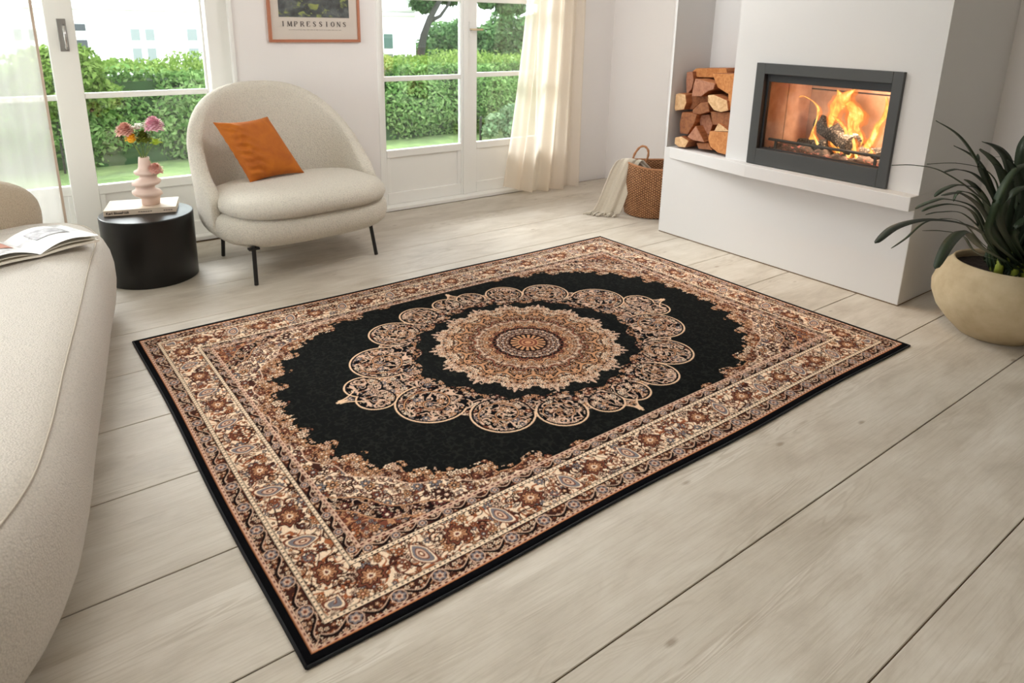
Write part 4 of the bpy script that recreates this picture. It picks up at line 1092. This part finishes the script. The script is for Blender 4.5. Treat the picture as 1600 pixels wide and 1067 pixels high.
for i in range(nz + 1):
    z = .006 + (.385 - .006) * i / nz
    rings.append([(BC.x + (brad(z) + .0016 * math.sin(44 * 2 * PI * k / n + (i % 2) * PI)) * math.cos(2 * PI * k / n), BC.y + (brad(z) + .0016 * math.sin(44 * 2 * PI * k / n + (i % 2) * PI)) * math.sin(2 * PI * k / n), z + (.012 * math.cos(2 * PI * k / n * 2 + 1.2) if i > nz * .6 else 0) * (i / nz)) for k in range(n)])
for i in range(10):
    z = .385 - (.36) * i / 9
    rings.append([(BC.x + (brad(z) - .013) * math.cos(2 * PI * k / n), BC.y + (brad(z) - .013) * math.sin(2 * PI * k / n), z + (.012 * math.cos(2 * PI * k / n * 2 + 1.2) * (1 - i / 9))) for k in range(n)])
m.rings(rings); m.build('basket_body', M['wicker'], bkt, smooth=True)
M['handle'] = plain('wrapped_handle', (168, 116, 78), .7, .2, 60, .5, 150, .004)
m = MB(); pr0 = [(BC.x + (brad(.385) - .006) * math.cos(2 * PI * k / 60), BC.y + (brad(.385) - .006) * math.sin(2 * PI * k / 60), .388 + .012 * math.cos(4 * PI * k / 60 + 1.2)) for k in range(61)]
m.tube(pr0, .009, 8, False); m.build('rim', M['handle'], bkt, smooth=True)
ha = [bp(989, 249, 0, 3.90), bp(992, 240, 0, 3.91), bp(1000, 230, 0, 3.93), bp(1008, 229, 0, 3.95), bp(1013, 236, 0, 3.965), bp(1012, 246, 0, 3.97), bp(1008, 256, 0, 3.975)]
ha = [Vector((p[0], p[1], p[2])) for p in smooth_curve([tuple(h_) for h_ in ha], 4, False)]
m = MB(); m.tube(ha, [.0085 + .0015 * math.sin(i * 2.1) for i in range(len(ha))], 8); m.build('handle', M['handle'], bkt, smooth=True)
M['throw'] = boucle('linen_throw', (214, 203, 185), 260, .5, .002)
thr = thing('throw_blanket', 'pale beige fringed throw draped over the rim of the woven basket', 'blanket', (3.68, 3.65, 0))
path = smooth_curve([(3.98, 3.53, .30), (3.90, 3.575, .385), (3.845, 3.60, .425), (3.80, 3.615, .37), (3.755, 3.63, .24), (3.71, 3.645, .10), (3.675, 3.655, .022), (3.655, 3.66, .012)], 6, False)
tv = Vector((.60, -.80, 0)); nu = 40
vs = []; nj = len(path) - 1
for j, p in enumerate(path):
    f_ = j / nj; W_ = .075 + .035 * f_
    for i in range(nu + 1):
        u = i / nu - .5; fold = .016 * math.sin(u * 10 + 1.0 * f_ + .6) * (.4 + .6 * f_) + .003 * math.sin(u * 27 + 2 + 3 * f_)
        q = Vector(p) + tv * (u * 2 * W_) + Vector((-.8, -.6, 0)) * fold
        q.z = max(.008, q.z - .03 * abs(u) * (1 - f_) + (0 if f_ < .9 else .006 * math.sin(u * 30)))
        vs.append(q)
fs = [(j * (nu + 1) + i, j * (nu + 1) + i + 1, (j + 1) * (nu + 1) + i + 1, (j + 1) * (nu + 1) + i) for j in range(nj) for i in range(nu)]
o = MB().add(vs, fs).build('blanket_cloth', M['throw'], thr, smooth=True)
sm = o.modifiers.new('t', 'SOLIDIFY'); sm.thickness = .006
m = MB(); last = vs[-(nu + 1):]
for i in range(0, nu + 1, 1):
    p = Vector(last[i]); r_ = random.Random(i); d_ = Vector((-.8 + r_.uniform(-.4, .4), .1 + r_.uniform(-.5, .3), 0)) * .055
    m.tube([p + Vector((0, 0, .006)), p + d_ * .5 + Vector((0, 0, .006)), Vector((p.x + d_.x, p.y + d_.y, .006))], .0045, 5)
m.build('fringe', M['throw'], thr, smooth=True)

# ------------------------------------------------------------------ potted plant
PC = Vector((3.735, 1.075, 0))
plant = thing('potted_plant', 'strap-leaved green plant in a round sand-coloured pot beside the fireplace', 'plant', tuple(PC))
def pot_mat():
    t = NT('sand_terracotta'); v = t.coord(); n_ = t.noise(v, 7, 5, .6)
    return t.pbr(t.ramp(n_, [(.3, (170, 151, 118)), (.6, (190, 172, 140)), (.8, (203, 188, 158))]), .8, t.bump(t.noise(v, 70, 4), .25, .002))
m = MB(); m.lathe([(.135, 0), (.150, .004), (.205, .055), (.255, .115), (.283, .18), (.288, .225), (.272, .285), (.245, .325), (.222, .348), (.218, .356), (.212, .358), (.205, .352), (.215, .33), (.225, .30)], tuple(PC), 80, True, False)
m.build('pot', pot_mat(), plant, smooth=True)
m = MB(); r_ = random.Random(2); rings = [[(PC.x + r * math.cos(2 * PI * k / 40), PC.y + r * math.sin(2 * PI * k / 40), .312 + r_.uniform(0, .008)) for k in range(40)] for r in (.228, .18, .13, .08, .03)]
m.rings(rings, False, True); m.build('soil', plain('potting_soil', (38, 28, 22), .95, .3, 60, .8, 90, .01), plant)
def leafmat():
    t = NT('strap_leaf'); v = t.coord(); n_ = t.noise(v, 14, 3); oi = t.n('ShaderNodeObjectInfo').outputs['Random']
    c = t.mix(oi, lin((24, 36, 22)), lin((44, 62, 30))); c2 = t.mix(t.math('MULTIPLY', n_, .45), c, lin((56, 72, 50)))
    return t.pbr(c2, .5)
M['leaf'] = leafmat()
M['stalk'] = plain('pale_leaf_base', (150, 160, 60), .5, .2, 20)
def strap(pts, w_, mat=None, seed=0):
    P = [Vector(tuple(p)) for p in smooth_curve([tuple(q) for q in pts], 7, False)]
    m = MB(); rings = []; n_ = len(P)
    camv = Vector((math.cos(seed * 2.1), math.sin(seed * 2.1), 0))
    sd_ = None
    for i, p in enumerate(P):
        t_ = (P[min(i + 1, n_ - 1)] - P[max(i - 1, 0)]).normalized(); f_ = i / (n_ - 1)
        s_ = t_.cross(Vector((0, 0, 1)));
        if s_.length < .25: s_ = sd_ if sd_ is not None else t_.cross(camv)
        s_ = s_.normalized()
        if sd_ is not None and s_.dot(sd_) < 0: s_ = -s_
        sd_ = s_; up = s_.cross(t_).normalized()
        w2 = w_ * (.75 + .35 * f_) * (1 if f_ < .72 else max(.03, math.sqrt(max(0, 1 - ((f_ - .72) / .28) ** 2)))) * .5
        rings.append([p - s_ * w2 + up * w2 * .35, p - up * .0, p + s_ * w2 + up * w2 * .35, p + up * .0022 + Vector((0, 0, .001))])
    m.rings(rings)
    return m.build('leaf', mat or M['leaf'], plant, smooth=True)
def LP(px, py, off):
    v = bp(px, py, 1, PC.y + off); v.x = min(v.x, 4.28 + .02 * off); return v
root = lambda dx, dy: Vector((PC.x + dx, PC.y + dy, .315))
LV = [   # photo positions of the leaves the picture shows, each with its own depth in the crown
 (( -.04, .0), [(1560, 330, .02), (1530, 260, .02), (1500, 215, .0), (1462, 189, -.02)], .014),
 (( -.05, .02), [(1556, 340, .02), (1520, 300, .0), (1470, 268, -.03), (1430, 259, -.05), (1393, 259, -.07)], .013),
 (( -.02, .04), [(1565, 350, .05), (1548, 290, .06), (1525, 250, .06), (1490, 228, .06)], .020),
 (( -.05, -.02), [(1545, 370, .0), (1510, 350, -.05), (1450, 341, -.08), (1400, 352, -.10), (1367, 380, -.12)], .030),
 (( -.06, -.03), [(1535, 380, -.02), (1500, 345, -.04), (1450, 345, -.06), (1415, 372, -.08), (1392, 388, -.1)], .008),
 (( -.05, -.05), [(1535, 385, -.05), (1510, 360, -.1), (1485, 375, -.14), (1461, 420, -.17)], .036),
 (( -.06, .0), [(1540, 360, .0), (1520, 325, .0), (1480, 312, -.02), (1450, 318, -.04), (1430, 327, -.05)], .020),
 (( -.05, .03), [(1548, 340, .04), (1530, 300, .04), (1500, 290, .03), (1475, 297, .02), (1460, 308, .02)], .022),
 (( -.04, .05), [(1556, 320, .05), (1530, 280, .06), (1500, 266, .06), (1474, 270, .06)], .022),
 (( -.03, .05), [(1560, 310, .06), (1545, 270, .08), (1500, 256, .1), (1448, 257, .1)], .009),
 (( .0, .05), [(1580, 320, .06), (1575, 260, .06), (1560, 235, .05), (1535, 222, .04)], .040),
 (( -.01, .06), [(1575, 330, .08), (1565, 270, .09), (1550, 245, .09), (1532, 232, .08)], .034),
 (( .03, .02), [(1590, 330, .03), (1592, 270, .02), (1598, 230, .02), (1610, 205, .02)], .045),
 (( -.05, -.01), [(1542, 375, .0), (1520, 330, .0), (1485, 318, .0), (1455, 322, .0), (1440, 330, .0)], .018),
 (( -.03, -.04), [(1555, 360, -.04), (1530, 320, -.06), (1500, 300, -.07), (1470, 305, -.08)], .024),
 (( -.06, .02), [(1540, 370, .02), (1505, 335, .0), (1470, 332, -.02), (1446, 336, -.03)], .012),
 (( -.04, -.04), [(1528, 395, -.05), (1505, 368, -.06), (1470, 360, -.08), (1441, 360, -.09)], .012),
 (( -.02, .02), [(1560, 330, .0), (1545, 290, .0), (1533, 262, .0), (1528, 240, .02)], .022),
 (( -.01, -.03), [(1560, 360, -.04), (1570, 300, -.06), (1590, 265, -.08), (1620, 255, -.1)], .030),
 (( .0, -.05), [(1565, 350, -.09), (1575, 310, -.12), (1600, 290, -.14), (1630, 300, -.15)], .032),
 (( -.03, -.06), [(1548, 370, -.10), (1552, 330, -.12), (1570, 290, -.13), (1588, 262, -.13)], .026),
 (( .02, -.06), [(1585, 370, -.11), (1600, 345, -.13), (1620, 345, -.15), (1640, 370, -.16)], .030),
 (( .04, .03), [(1600, 320, .04), (1610, 260, .03), (1625, 230, .03), (1640, 225, .03)], .034),
 (( .05, .0), [(1610, 330, .0), (1620, 280, .0), (1640, 270, -.02), (1655, 300, -.04)], .034),
 (( .03, -.03), [(1590, 350, -.04), (1598, 310, -.05), (1590, 270, -.06), (1575, 248, -.06)], .030),
 (( .01, .05), [(1585, 310, .08), (1590, 260, .10), (1570, 246, .12), (1553, 245, .12)], .008),
 (( -.03, .0), [(1552, 350, .02), (1540, 310, .03), (1520, 285, .04), (1508, 280, .04)], .03),
 (( .0, .0), [(1575, 340, .0), (1580, 300, .0), (1570, 270, .0), (1556, 256, .0)], .038),
 (( .02, .04), [(1590, 330, .05), (1600, 290, .06), (1625, 275, .07), (1660, 290, .08)], .034),
 (( -.05, .04), [(1545, 350, .06), (1525, 310, .08), (1500, 300, .10), (1490, 315, .11)], .02),
]
for i, (rt, pts, w_) in enumerate(LV):
    strap([root(*rt), root(*rt) + Vector((rt[0] * .3, rt[1] * .3, .05))] + [LP(*p) for p in pts], w_ * 1.12, seed=i)
r_ = random.Random(31)
for i in range(20):      # leaves around the back and the right, arching out of the crown
    a_ = r_.uniform(-2.6, -.2); R_ = r_.uniform(.16, .34); h_ = r_.uniform(.18, .42); rx, ry = .05 * math.cos(a_), .05 * math.sin(a_)
    if abs(a_ - 1.57) < .9: R_ *= .75
    p0 = root(rx, ry); dd = Vector((math.cos(a_), math.sin(a_), 0))
    strap([p0, p0 + dd * R_ * .2 + Vector((0, 0, h_ * .6)), p0 + dd * R_ * .55 + Vector((0, 0, h_)), p0 + dd * R_ * .85 + Vector((0, 0, h_ * .95)), p0 + dd * R_ * 1.1 + Vector((0, 0, h_ * .75))], r_.uniform(.022, .036), seed=i + 40)
for i, (dx, dy) in enumerate(((-.035, -.045), (-.01, -.07), (.02, -.05), (-.06, .01), (.0, .0), (.04, .02), (-.03, .04))):
    m = MB(); p = PC + Vector((dx, dy, .31)); m.tube([p, p + Vector((0, 0, .05)), p + Vector((dx * .2, dy * .1, .11))], [.020, .017, .010], 10); m.build('stalk', M['stalk'], plant, smooth=True)

# ------------------------------------------------------------------ garden
GZ = -.42
def grass_mat():
    t = NT('meadow_grass'); v = t.coord(); n_ = t.noise(v, 3.5, 6, .7); n2 = t.noise(v, .7, 3)
    c = t.ramp(n_, [(.3, (62, 84, 40)), (.55, (94, 118, 60)), (.75, (134, 152, 92))]); return t.pbr(t.mix(t.math('MULTIPLY', n2, .4), c, lin((130, 140, 100))), .9, t.bump(n_, .5, .05))
m = MB(); nx = 60
vs = [(-14 + 40 * i / nx, 4.86 + 34 * (j / nx) ** 1.5, GZ + .05 * vnoise(np.array(i * .7), np.array(j * .6), 3) ) for j in range(nx + 1) for i in range(nx + 1)]
fs = [(j * (nx + 1) + i, j * (nx + 1) + i + 1, (j + 1) * (nx + 1) + i + 1, (j + 1) * (nx + 1) + i) for j in range(nx) for i in range(nx)]
tag(MB().add(vs, fs).build('lawn', grass_mat(), smooth=True), 'green lawn of the garden outside the glazed doors', 'lawn', kind='structure')
m = MB(); m.box(-14, -2.9, -8, 4.8, GZ - .1, GZ + .02); struct(m.build('terrace_ground', plain('pale_paving', (176, 176, 160), .9, .08, 4)))
def leaves(name, fn, N, size, mat, parent=None, seed=1):
    rs = np.random.RandomState(seed); C, nrm_ = fn(rs, N)
    n_ = len(C); a = rs.normal(size=(n_, 3)) + nrm_ * 1.2; a /= np.linalg.norm(a, axis=1)[:, None]
    b = np.cross(a, rs.normal(size=(n_, 3))); b /= np.linalg.norm(b, axis=1)[:, None]; c = np.cross(a, b)
    s = size * (.6 + .8 * rs.rand(n_, 1)); L_ = s; W_ = s * .45
    V = np.stack([C - b * L_, C + c * W_ + a * s * .1, C + b * L_, C - c * W_ + a * s * .1], 1).reshape(-1, 3)
    org = V.mean(axis=0); org[2] = V[:, 2].min()
    if parent is not None: org = np.array(parent['_w'])
    V = V - org
    me = bpy.data.meshes.new(name); me.vertices.add(len(V)); me.vertices.foreach_set('co', V.astype(np.float32).ravel())
    me.loops.add(n_ * 4); me.loops.foreach_set('vertex_index', np.arange(n_ * 4, dtype=np.int32)); me.polygons.add(n_); me.polygons.foreach_set('loop_start', np.arange(0, n_ * 4, 4, dtype=np.int32))
    me.update(calc_edges=True); me.materials.append(mat)
    o = bpy.data.objects.new(name, me); COL.objects.link(o)
    if parent is None: o.location = tuple(org)
    else: o.parent = parent
    o['_w'] = tuple(org); return o
def foliage(name, cols):
    t = NT(name); ri = t.n('ShaderNodeNewGeometry').outputs['Random Per Island']
    v = t.coord(); n_ = t.noise(v, 1.3, 3)
    f_ = t.math('ADD', t.math('MULTIPLY', ri, .6), t.math('MULTIPLY', n_, .45))
    c = t.ramp(f_, [(.2, cols[0]), (.5, cols[1]), (.85, cols[2])])
    df = t.n('ShaderNodeBsdfDiffuse', {'Color': c}).outputs[0]; tl = t.n('ShaderNodeBsdfTranslucent', {'Color': c}).outputs[0]
    return t.surf(t.n('ShaderNodeMixShader', {0: .4, 1: df, 2: tl}).outputs[0])
M['hedge'] = foliage('hedge_leaves', [(70, 102, 54), (106, 140, 80), (146, 172, 112)])
M['hedge_top'] = foliage('fresh_shoots', [(74, 98, 42), (98, 122, 58), (126, 146, 82)])
M['tree'] = foliage('tree_leaves', [(48, 74, 46), (76, 108, 68), (110, 140, 92)])
M['bark'] = plain('tree_bark', (44, 44, 38), .9, .2, 10)
M['under'] = plain('hedge_inside', (40, 62, 32), .95, .3, 6)
HY = 9.6; HTOP = .70
def hedge_fn(rs, N):
    x = rs.uniform(-7, 15, N); top = rs.rand(N) < .28
    bul = .12 * np.sin(x * 1.7) + .08 * np.sin(x * 4.3 + 1)
    z = np.where(top, HTOP + bul * .3 + rs.normal(size=N) * .03, rs.uniform(GZ, HTOP, N))
    y = np.where(top, rs.uniform(HY, HY + 1.2, N), HY + bul + .10 * vnoise(x * 3, z * 4, 5) * 2 - .25 * np.sin(np.clip((z - GZ) / (HTOP - GZ), 0, 1) * PI) + rs.uniform(0, .18, N))
    nr_ = np.stack([np.zeros(N), np.where(top, 0, -1), np.where(top, 1, .35)], 1)
    return np.stack([x, y, z], 1), nr_
hedge = thing('hedge', 'long clipped green hedge across the garden outside the doors', 'hedge', (4, HY + .5, GZ))
MB().box(-7, 15, HY + .12, HY + 1.2, GZ, HTOP - .10).build('hedge_core', M['under'], hedge)
leaves('hedge_foliage', hedge_fn, 90000, .036, M['hedge'], hedge, 2)
def shoots_fn(rs, N):
    x = rs.uniform(-7, 15, N); return np.stack([x, rs.uniform(HY, HY + 1.1, N), HTOP + .03 + rs.rand(N) ** 1.6 * (.10 + .09 * (np.sin(x * 3.1) > .2))], 1), np.tile([[0, -.6, .4]], (N, 1))
leaves('young_shoots', shoots_fn, 16000, .034, M['hedge_top'], hedge, 3)
def clumps_fn(cl_):
    def fn(rs, N):
        w_ = np.array([c[3] ** 2 for c in cl_]); k = rs.choice(len(cl_), N, p=w_ / w_.sum()); Cn = np.array([c[:3] for c in cl_])[k]; R_ = np.array([c[3] for c in cl_])[k]
        d = rs.normal(size=(N, 3)); d /= np.linalg.norm(d, axis=1)[:, None]; r = R_ * (.55 + .5 * rs.rand(N) ** .6)
        return Cn + d * r[:, None] * np.array([1, 1, .85]), d
    return fn
def G(px, py, Y, R): v = bp(px, py, 1, Y); return (v.x, v.y, v.z, R)
# tall shrub beside the sliding door
sh = thing('shrub', 'bushy light green shrub rising above the hedge at the left', 'shrub', G(140, 120, 9.2, 0)[:2] + (GZ,))
leaves('shrub_foliage', clumps_fn([G(112, 104, 9.5, .30), G(134, 128, 9.3, .22), G(100, 132, 9.4, .34), G(75, 112, 9.6, .34), G(160, 150, 9.3, .2), G(68, 150, 9.5, .3)]), 7000, .036, M['hedge_top'], sh, 5)
MB().tube([(sh.location.x - .35, 9.5, GZ), (sh.location.x - .35, 9.5, .2)], .012, 8).build('stem', M['bark'], sh)
sh = thing('shrub', 'soft grey-green shrub growing in front of the hedge beyond the right door pane', 'shrub', G(775, 200, 8.4, 0)[:2] + (GZ,))
leaves('shrub_foliage', clumps_fn([G(775, 190, 8.9, .16), G(800, 180, 9.0, .2), G(765, 205, 8.7, .12), G(800, 205, 8.7, .16)]), 1100, .045, foliage('greyish_leaves', [(66, 96, 64), (100, 128, 92), (136, 156, 122)]), sh, 6)
MB().tube([(sh.location.x, 8.8, GZ), (sh.location.x, 8.8, .0)], .02, 8).build('stem', M['bark'], sh)
# trees
def tree(label, Y, base, cl_, N, seed, branches):
    b = bp(base[0], base[1], 1, Y); t = thing('tree', label, 'tree', (b.x, Y, GZ), 'trees beyond the hedge')
    m = MB(); m.tube([(b.x, Y, GZ)] + [tuple(bp(px, py, 1, Y)) for px, py in branches[0][0]], branches[0][1], 10); m.build('trunk', M['bark'], t, smooth=True)
    for pts, rd in branches[1:]:
        m = MB(); m.tube([tuple(bp(px, py, 1, Y)) for px, py in pts], rd, 8); m.build('branch', M['bark'], t, smooth=True)
    leaves('crown', clumps_fn([G(px, py, Y + dy, R) for px, py, dy, R in cl_]), int(N * 1.8), .075, M['tree'], t, seed)
tree('tree with a leaning dark trunk just right of the white house', 15.0, (655, 100), [(665, 8, .3, .22), (672, -15, .5, .4), (652, 5, .3, .18), (705, -20, .4, .5), (640, -30, 0, .4), (760, 0, .2, .25), (790, 8, .2, .28), (775, -15, .2, .4), (810, 12, .2, .2)], 4200, 7,
     [([(656, 95), (662, 55), (672, 28), (688, 0), (700, -40)], [.11, .10, .085, .075, .06, .05]), ([(668, 35), (688, 25), (700, 8), (712, -20)], [.06, .045, .04, .03])])
tree('rounded green tree seen through the left pane of the door', 18.5, (690, 100), [(690, 62, 0, .6), (672, 80, 0, .5), (712, 75, 0, .6), (700, 98, 0, .6), (668, 102, 0, .5), (722, 45, 0, .4), (735, 70, 0, .6)], 5200, 8, [([(690, 80), (692, 60)], [.15, .12, .08])])
tree('broad green tree seen through the right pane of the door', 18.0, (785, 100), [(775, 60, 0, .65), (800, 50, 0, .6), (790, 80, 0, .7), (760, 85, 0, .55), (785, 30, 0, .38), (762, 50, .2, .3), (812, 75, 0, .6), (770, 100, 0, .6), (840, 60, 0, .9), (880, 70, 0, .9)], 7600, 9, [([(785, 80), (787, 55)], [.15, .12, .08])])
# white house
HYH = 16.0
hs = thing('house', 'white plastered house with tall windows behind the hedge', 'house', (3, HYH + 2, GZ))
cr_ = bp(649, 40, 1, HYH).x
M['facade'] = plain('house_plaster', (244, 244, 242), .9, .01, 3)
m = MB(); m.box(-6, cr_, HYH, HYH + 5, GZ, 4.6); m.build('facade', M['facade'], hs)
m = MB()
for py in (16, 23): 
    z = bp(640, py, 1, HYH).z; m.box(-6, cr_ + .08, HYH - .10, HYH, z - .04, z + .04)
m.build('cornice', M['facade'], hs, bevel=.02)
m = MB(); m.box(-6.3, cr_ + .3, HYH - .3, HYH + 5.3, 4.6, 4.9); m.build('roof', plain('house_roof', (150, 150, 150), .8), hs)
M['pane'] = plain('house_window_glass', (134, 142, 142), .5, .03, 3)
M['pane_dark'] = plain('dark_window_glass', (62, 66, 72), .5, .03, 3)
M['pane_green'] = plain('greenish_window_glass', (78, 102, 94), .5, .03, 3)
def house_window(x0, x1, zs, cols, pm):
    m = MB(); top, bot = max(z for ab in zs for z in ab), min(z for ab in zs for z in ab)
    m.box(x0 - .06, x1 + .06, HYH - .05, HYH, bot - .06, top + .06); wo = m.build('window', M['facade'], hs, bevel=.01)
    for a, b in zs:
        for c in range(cols):
            w_ = (x1 - x0 - .10 * (cols - 1)) / cols; xa = x0 + c * (w_ + .10)
            MB().box(xa, xa + w_, HYH - .058, HYH - .05, a, b).build('pane', pm, wo)
def zz(py, px): return bp(px, py, 1, HYH).z
for pa, pb in ((203, 240), (291, 330)):
    house_window(bp(pa, 50, 1, HYH).x, bp(pb, 50, 1, HYH).x, [(zz(63, pa), zz(45, pa)), (zz(112, pa), zz(75, pa))], 2, M['pane'])
house_window(bp(114, 50, 1, HYH).x, bp(134, 50, 1, HYH).x, [(zz(48, 120), zz(37, 120)), (zz(80, 120), zz(62, 120))], 1, M['pane_dark'])
house_window(bp(598, 60, 1, HYH).x, bp(612, 60, 1, HYH).x, [(zz(76, 605), zz(53, 605)), (zz(104, 605), zz(84, 605))], 1, M['pane_green'])
for pa in (380, 460, 540, 20): house_window(bp(pa, 50, 1, HYH).x, bp(pa + 37, 50, 1, HYH).x, [(zz(63, pa), zz(45, pa)), (zz(112, pa), zz(75, pa))], 2, M['pane'])

# ------------------------------------------------------------------ light
wd = bpy.data.worlds.new('sky'); sc.world = wd; wd.use_nodes = True; nt = wd.node_tree; nt.nodes.clear()
tc = nt.nodes.new('ShaderNodeTexCoord'); sx = nt.nodes.new('ShaderNodeSeparateXYZ'); nt.links.new(tc.outputs['Generated'], sx.inputs[0])
rp = nt.nodes.new('ShaderNodeValToRGB'); nt.links.new(sx.outputs[2], rp.inputs[0])
rp.color_ramp.elements[0].position = 0; rp.color_ramp.elements[0].color = (.90, .95, 1, 1); rp.color_ramp.elements[1].position = 1; rp.color_ramp.elements[1].color = (.86, .93, 1, 1)
bg = nt.nodes.new('ShaderNodeBackground'); nt.links.new(rp.outputs[0], bg.inputs[0]); bg.inputs[1].default_value = 3.4
wo_ = nt.nodes.new('ShaderNodeOutputWorld'); nt.links.new(bg.outputs[0], wo_.inputs[0])
def area(name, loc, rotv, sx_, sy_, energy, col=(1, 1, 1), portal=False):
    L = bpy.data.lights.new(name, 'AREA'); L.shape = 'RECTANGLE'; L.size = sx_; L.size_y = sy_; L.energy = energy; L.color = col
    if portal: L.cycles.is_portal = True
    o = bpy.data.objects.new(name, L); o.location = loc; o.rotation_euler = rotv; COL.objects.link(o); return o
L = bpy.data.lights.new('hazy_sun', 'SUN'); L.energy = 8.5; L.angle = math.radians(50); L.color = (1, .98, .97)
o = bpy.data.objects.new('hazy_sun', L); COL.objects.link(o)
sdir = Vector((.40, -1, -1.0)); o.rotation_euler = sdir.to_track_quat('-Z', 'Y').to_euler(); o.location = (-3, 8, 9)
L = bpy.data.lights.new('room_fill', 'POINT'); L.energy = 20; L.color = (1, .985, .985); L.shadow_soft_size = .35  # added fill with no fixture, lifts the window wall and alcove
o = bpy.data.objects.new('room_fill', L); o.location = (2.65, 3.05, 2.05); COL.objects.link(o)
L = bpy.data.lights.new('room_fill', 'POINT'); L.energy = 15; L.color = (1, .975, .96); L.shadow_soft_size = .35  # second added fill, brightens the near floor and the sofa side
o = bpy.data.objects.new('room_fill', L); o.location = (-.2, 1.7, 2.35); COL.objects.link(o)
L = bpy.data.lights.new('warm_floor_fill', 'SPOT'); L.energy = 22; L.color = (1, .58, .25); L.shadow_soft_size = .05; L.spot_size = math.radians(46); L.spot_blend = 1  # unseen spot added to warm the boards in front of the hearth
o = bpy.data.objects.new('warm_floor_fill', L); o.location = (2.95, 1.9, 2.6); o.rotation_euler = Vector((.45, .0, -2.6)).to_track_quat('-Z', 'Y').to_euler(); COL.objects.link(o)
area('portal_doors_left', ((D1[0] + D1[1]) / 2, 4.86, HT / 2), (math.radians(-90), 0, 0), D1[1] - D1[0], HT, 1, portal=True)
area('portal_doors_right', ((D2[0] + D2[1]) / 2, 4.86, HT / 2), (math.radians(-90), 0, 0), D2[1] - D2[0], HT, 1, portal=True)
area('portal_window_left', (-2.82, (LW[0] + LW[1]) / 2, (HT + .15) / 2), (0, math.radians(-90), 0), HT - .15, LW[1] - LW[0], 1, portal=True)

vs_ = sc.view_settings; sc.display_settings.display_device = 'sRGB'
vs_.view_transform = 'Standard'; vs_.look = 'None'; vs_.gamma = 1; vs_.use_curve_mapping = False; vs_.exposure = .87
sc.cycles.use_denoising = True; sc.cycles.max_bounces = 10; sc.cycles.diffuse_bounces = 6; sc.cycles.transparent_max_bounces = 16
sc.cycles.sample_clamp_indirect = 8; sc.cycles.caustics_reflective = False; sc.cycles.caustics_refractive = False
for o in sc.objects:
    if '_w' in o: del o['_w']
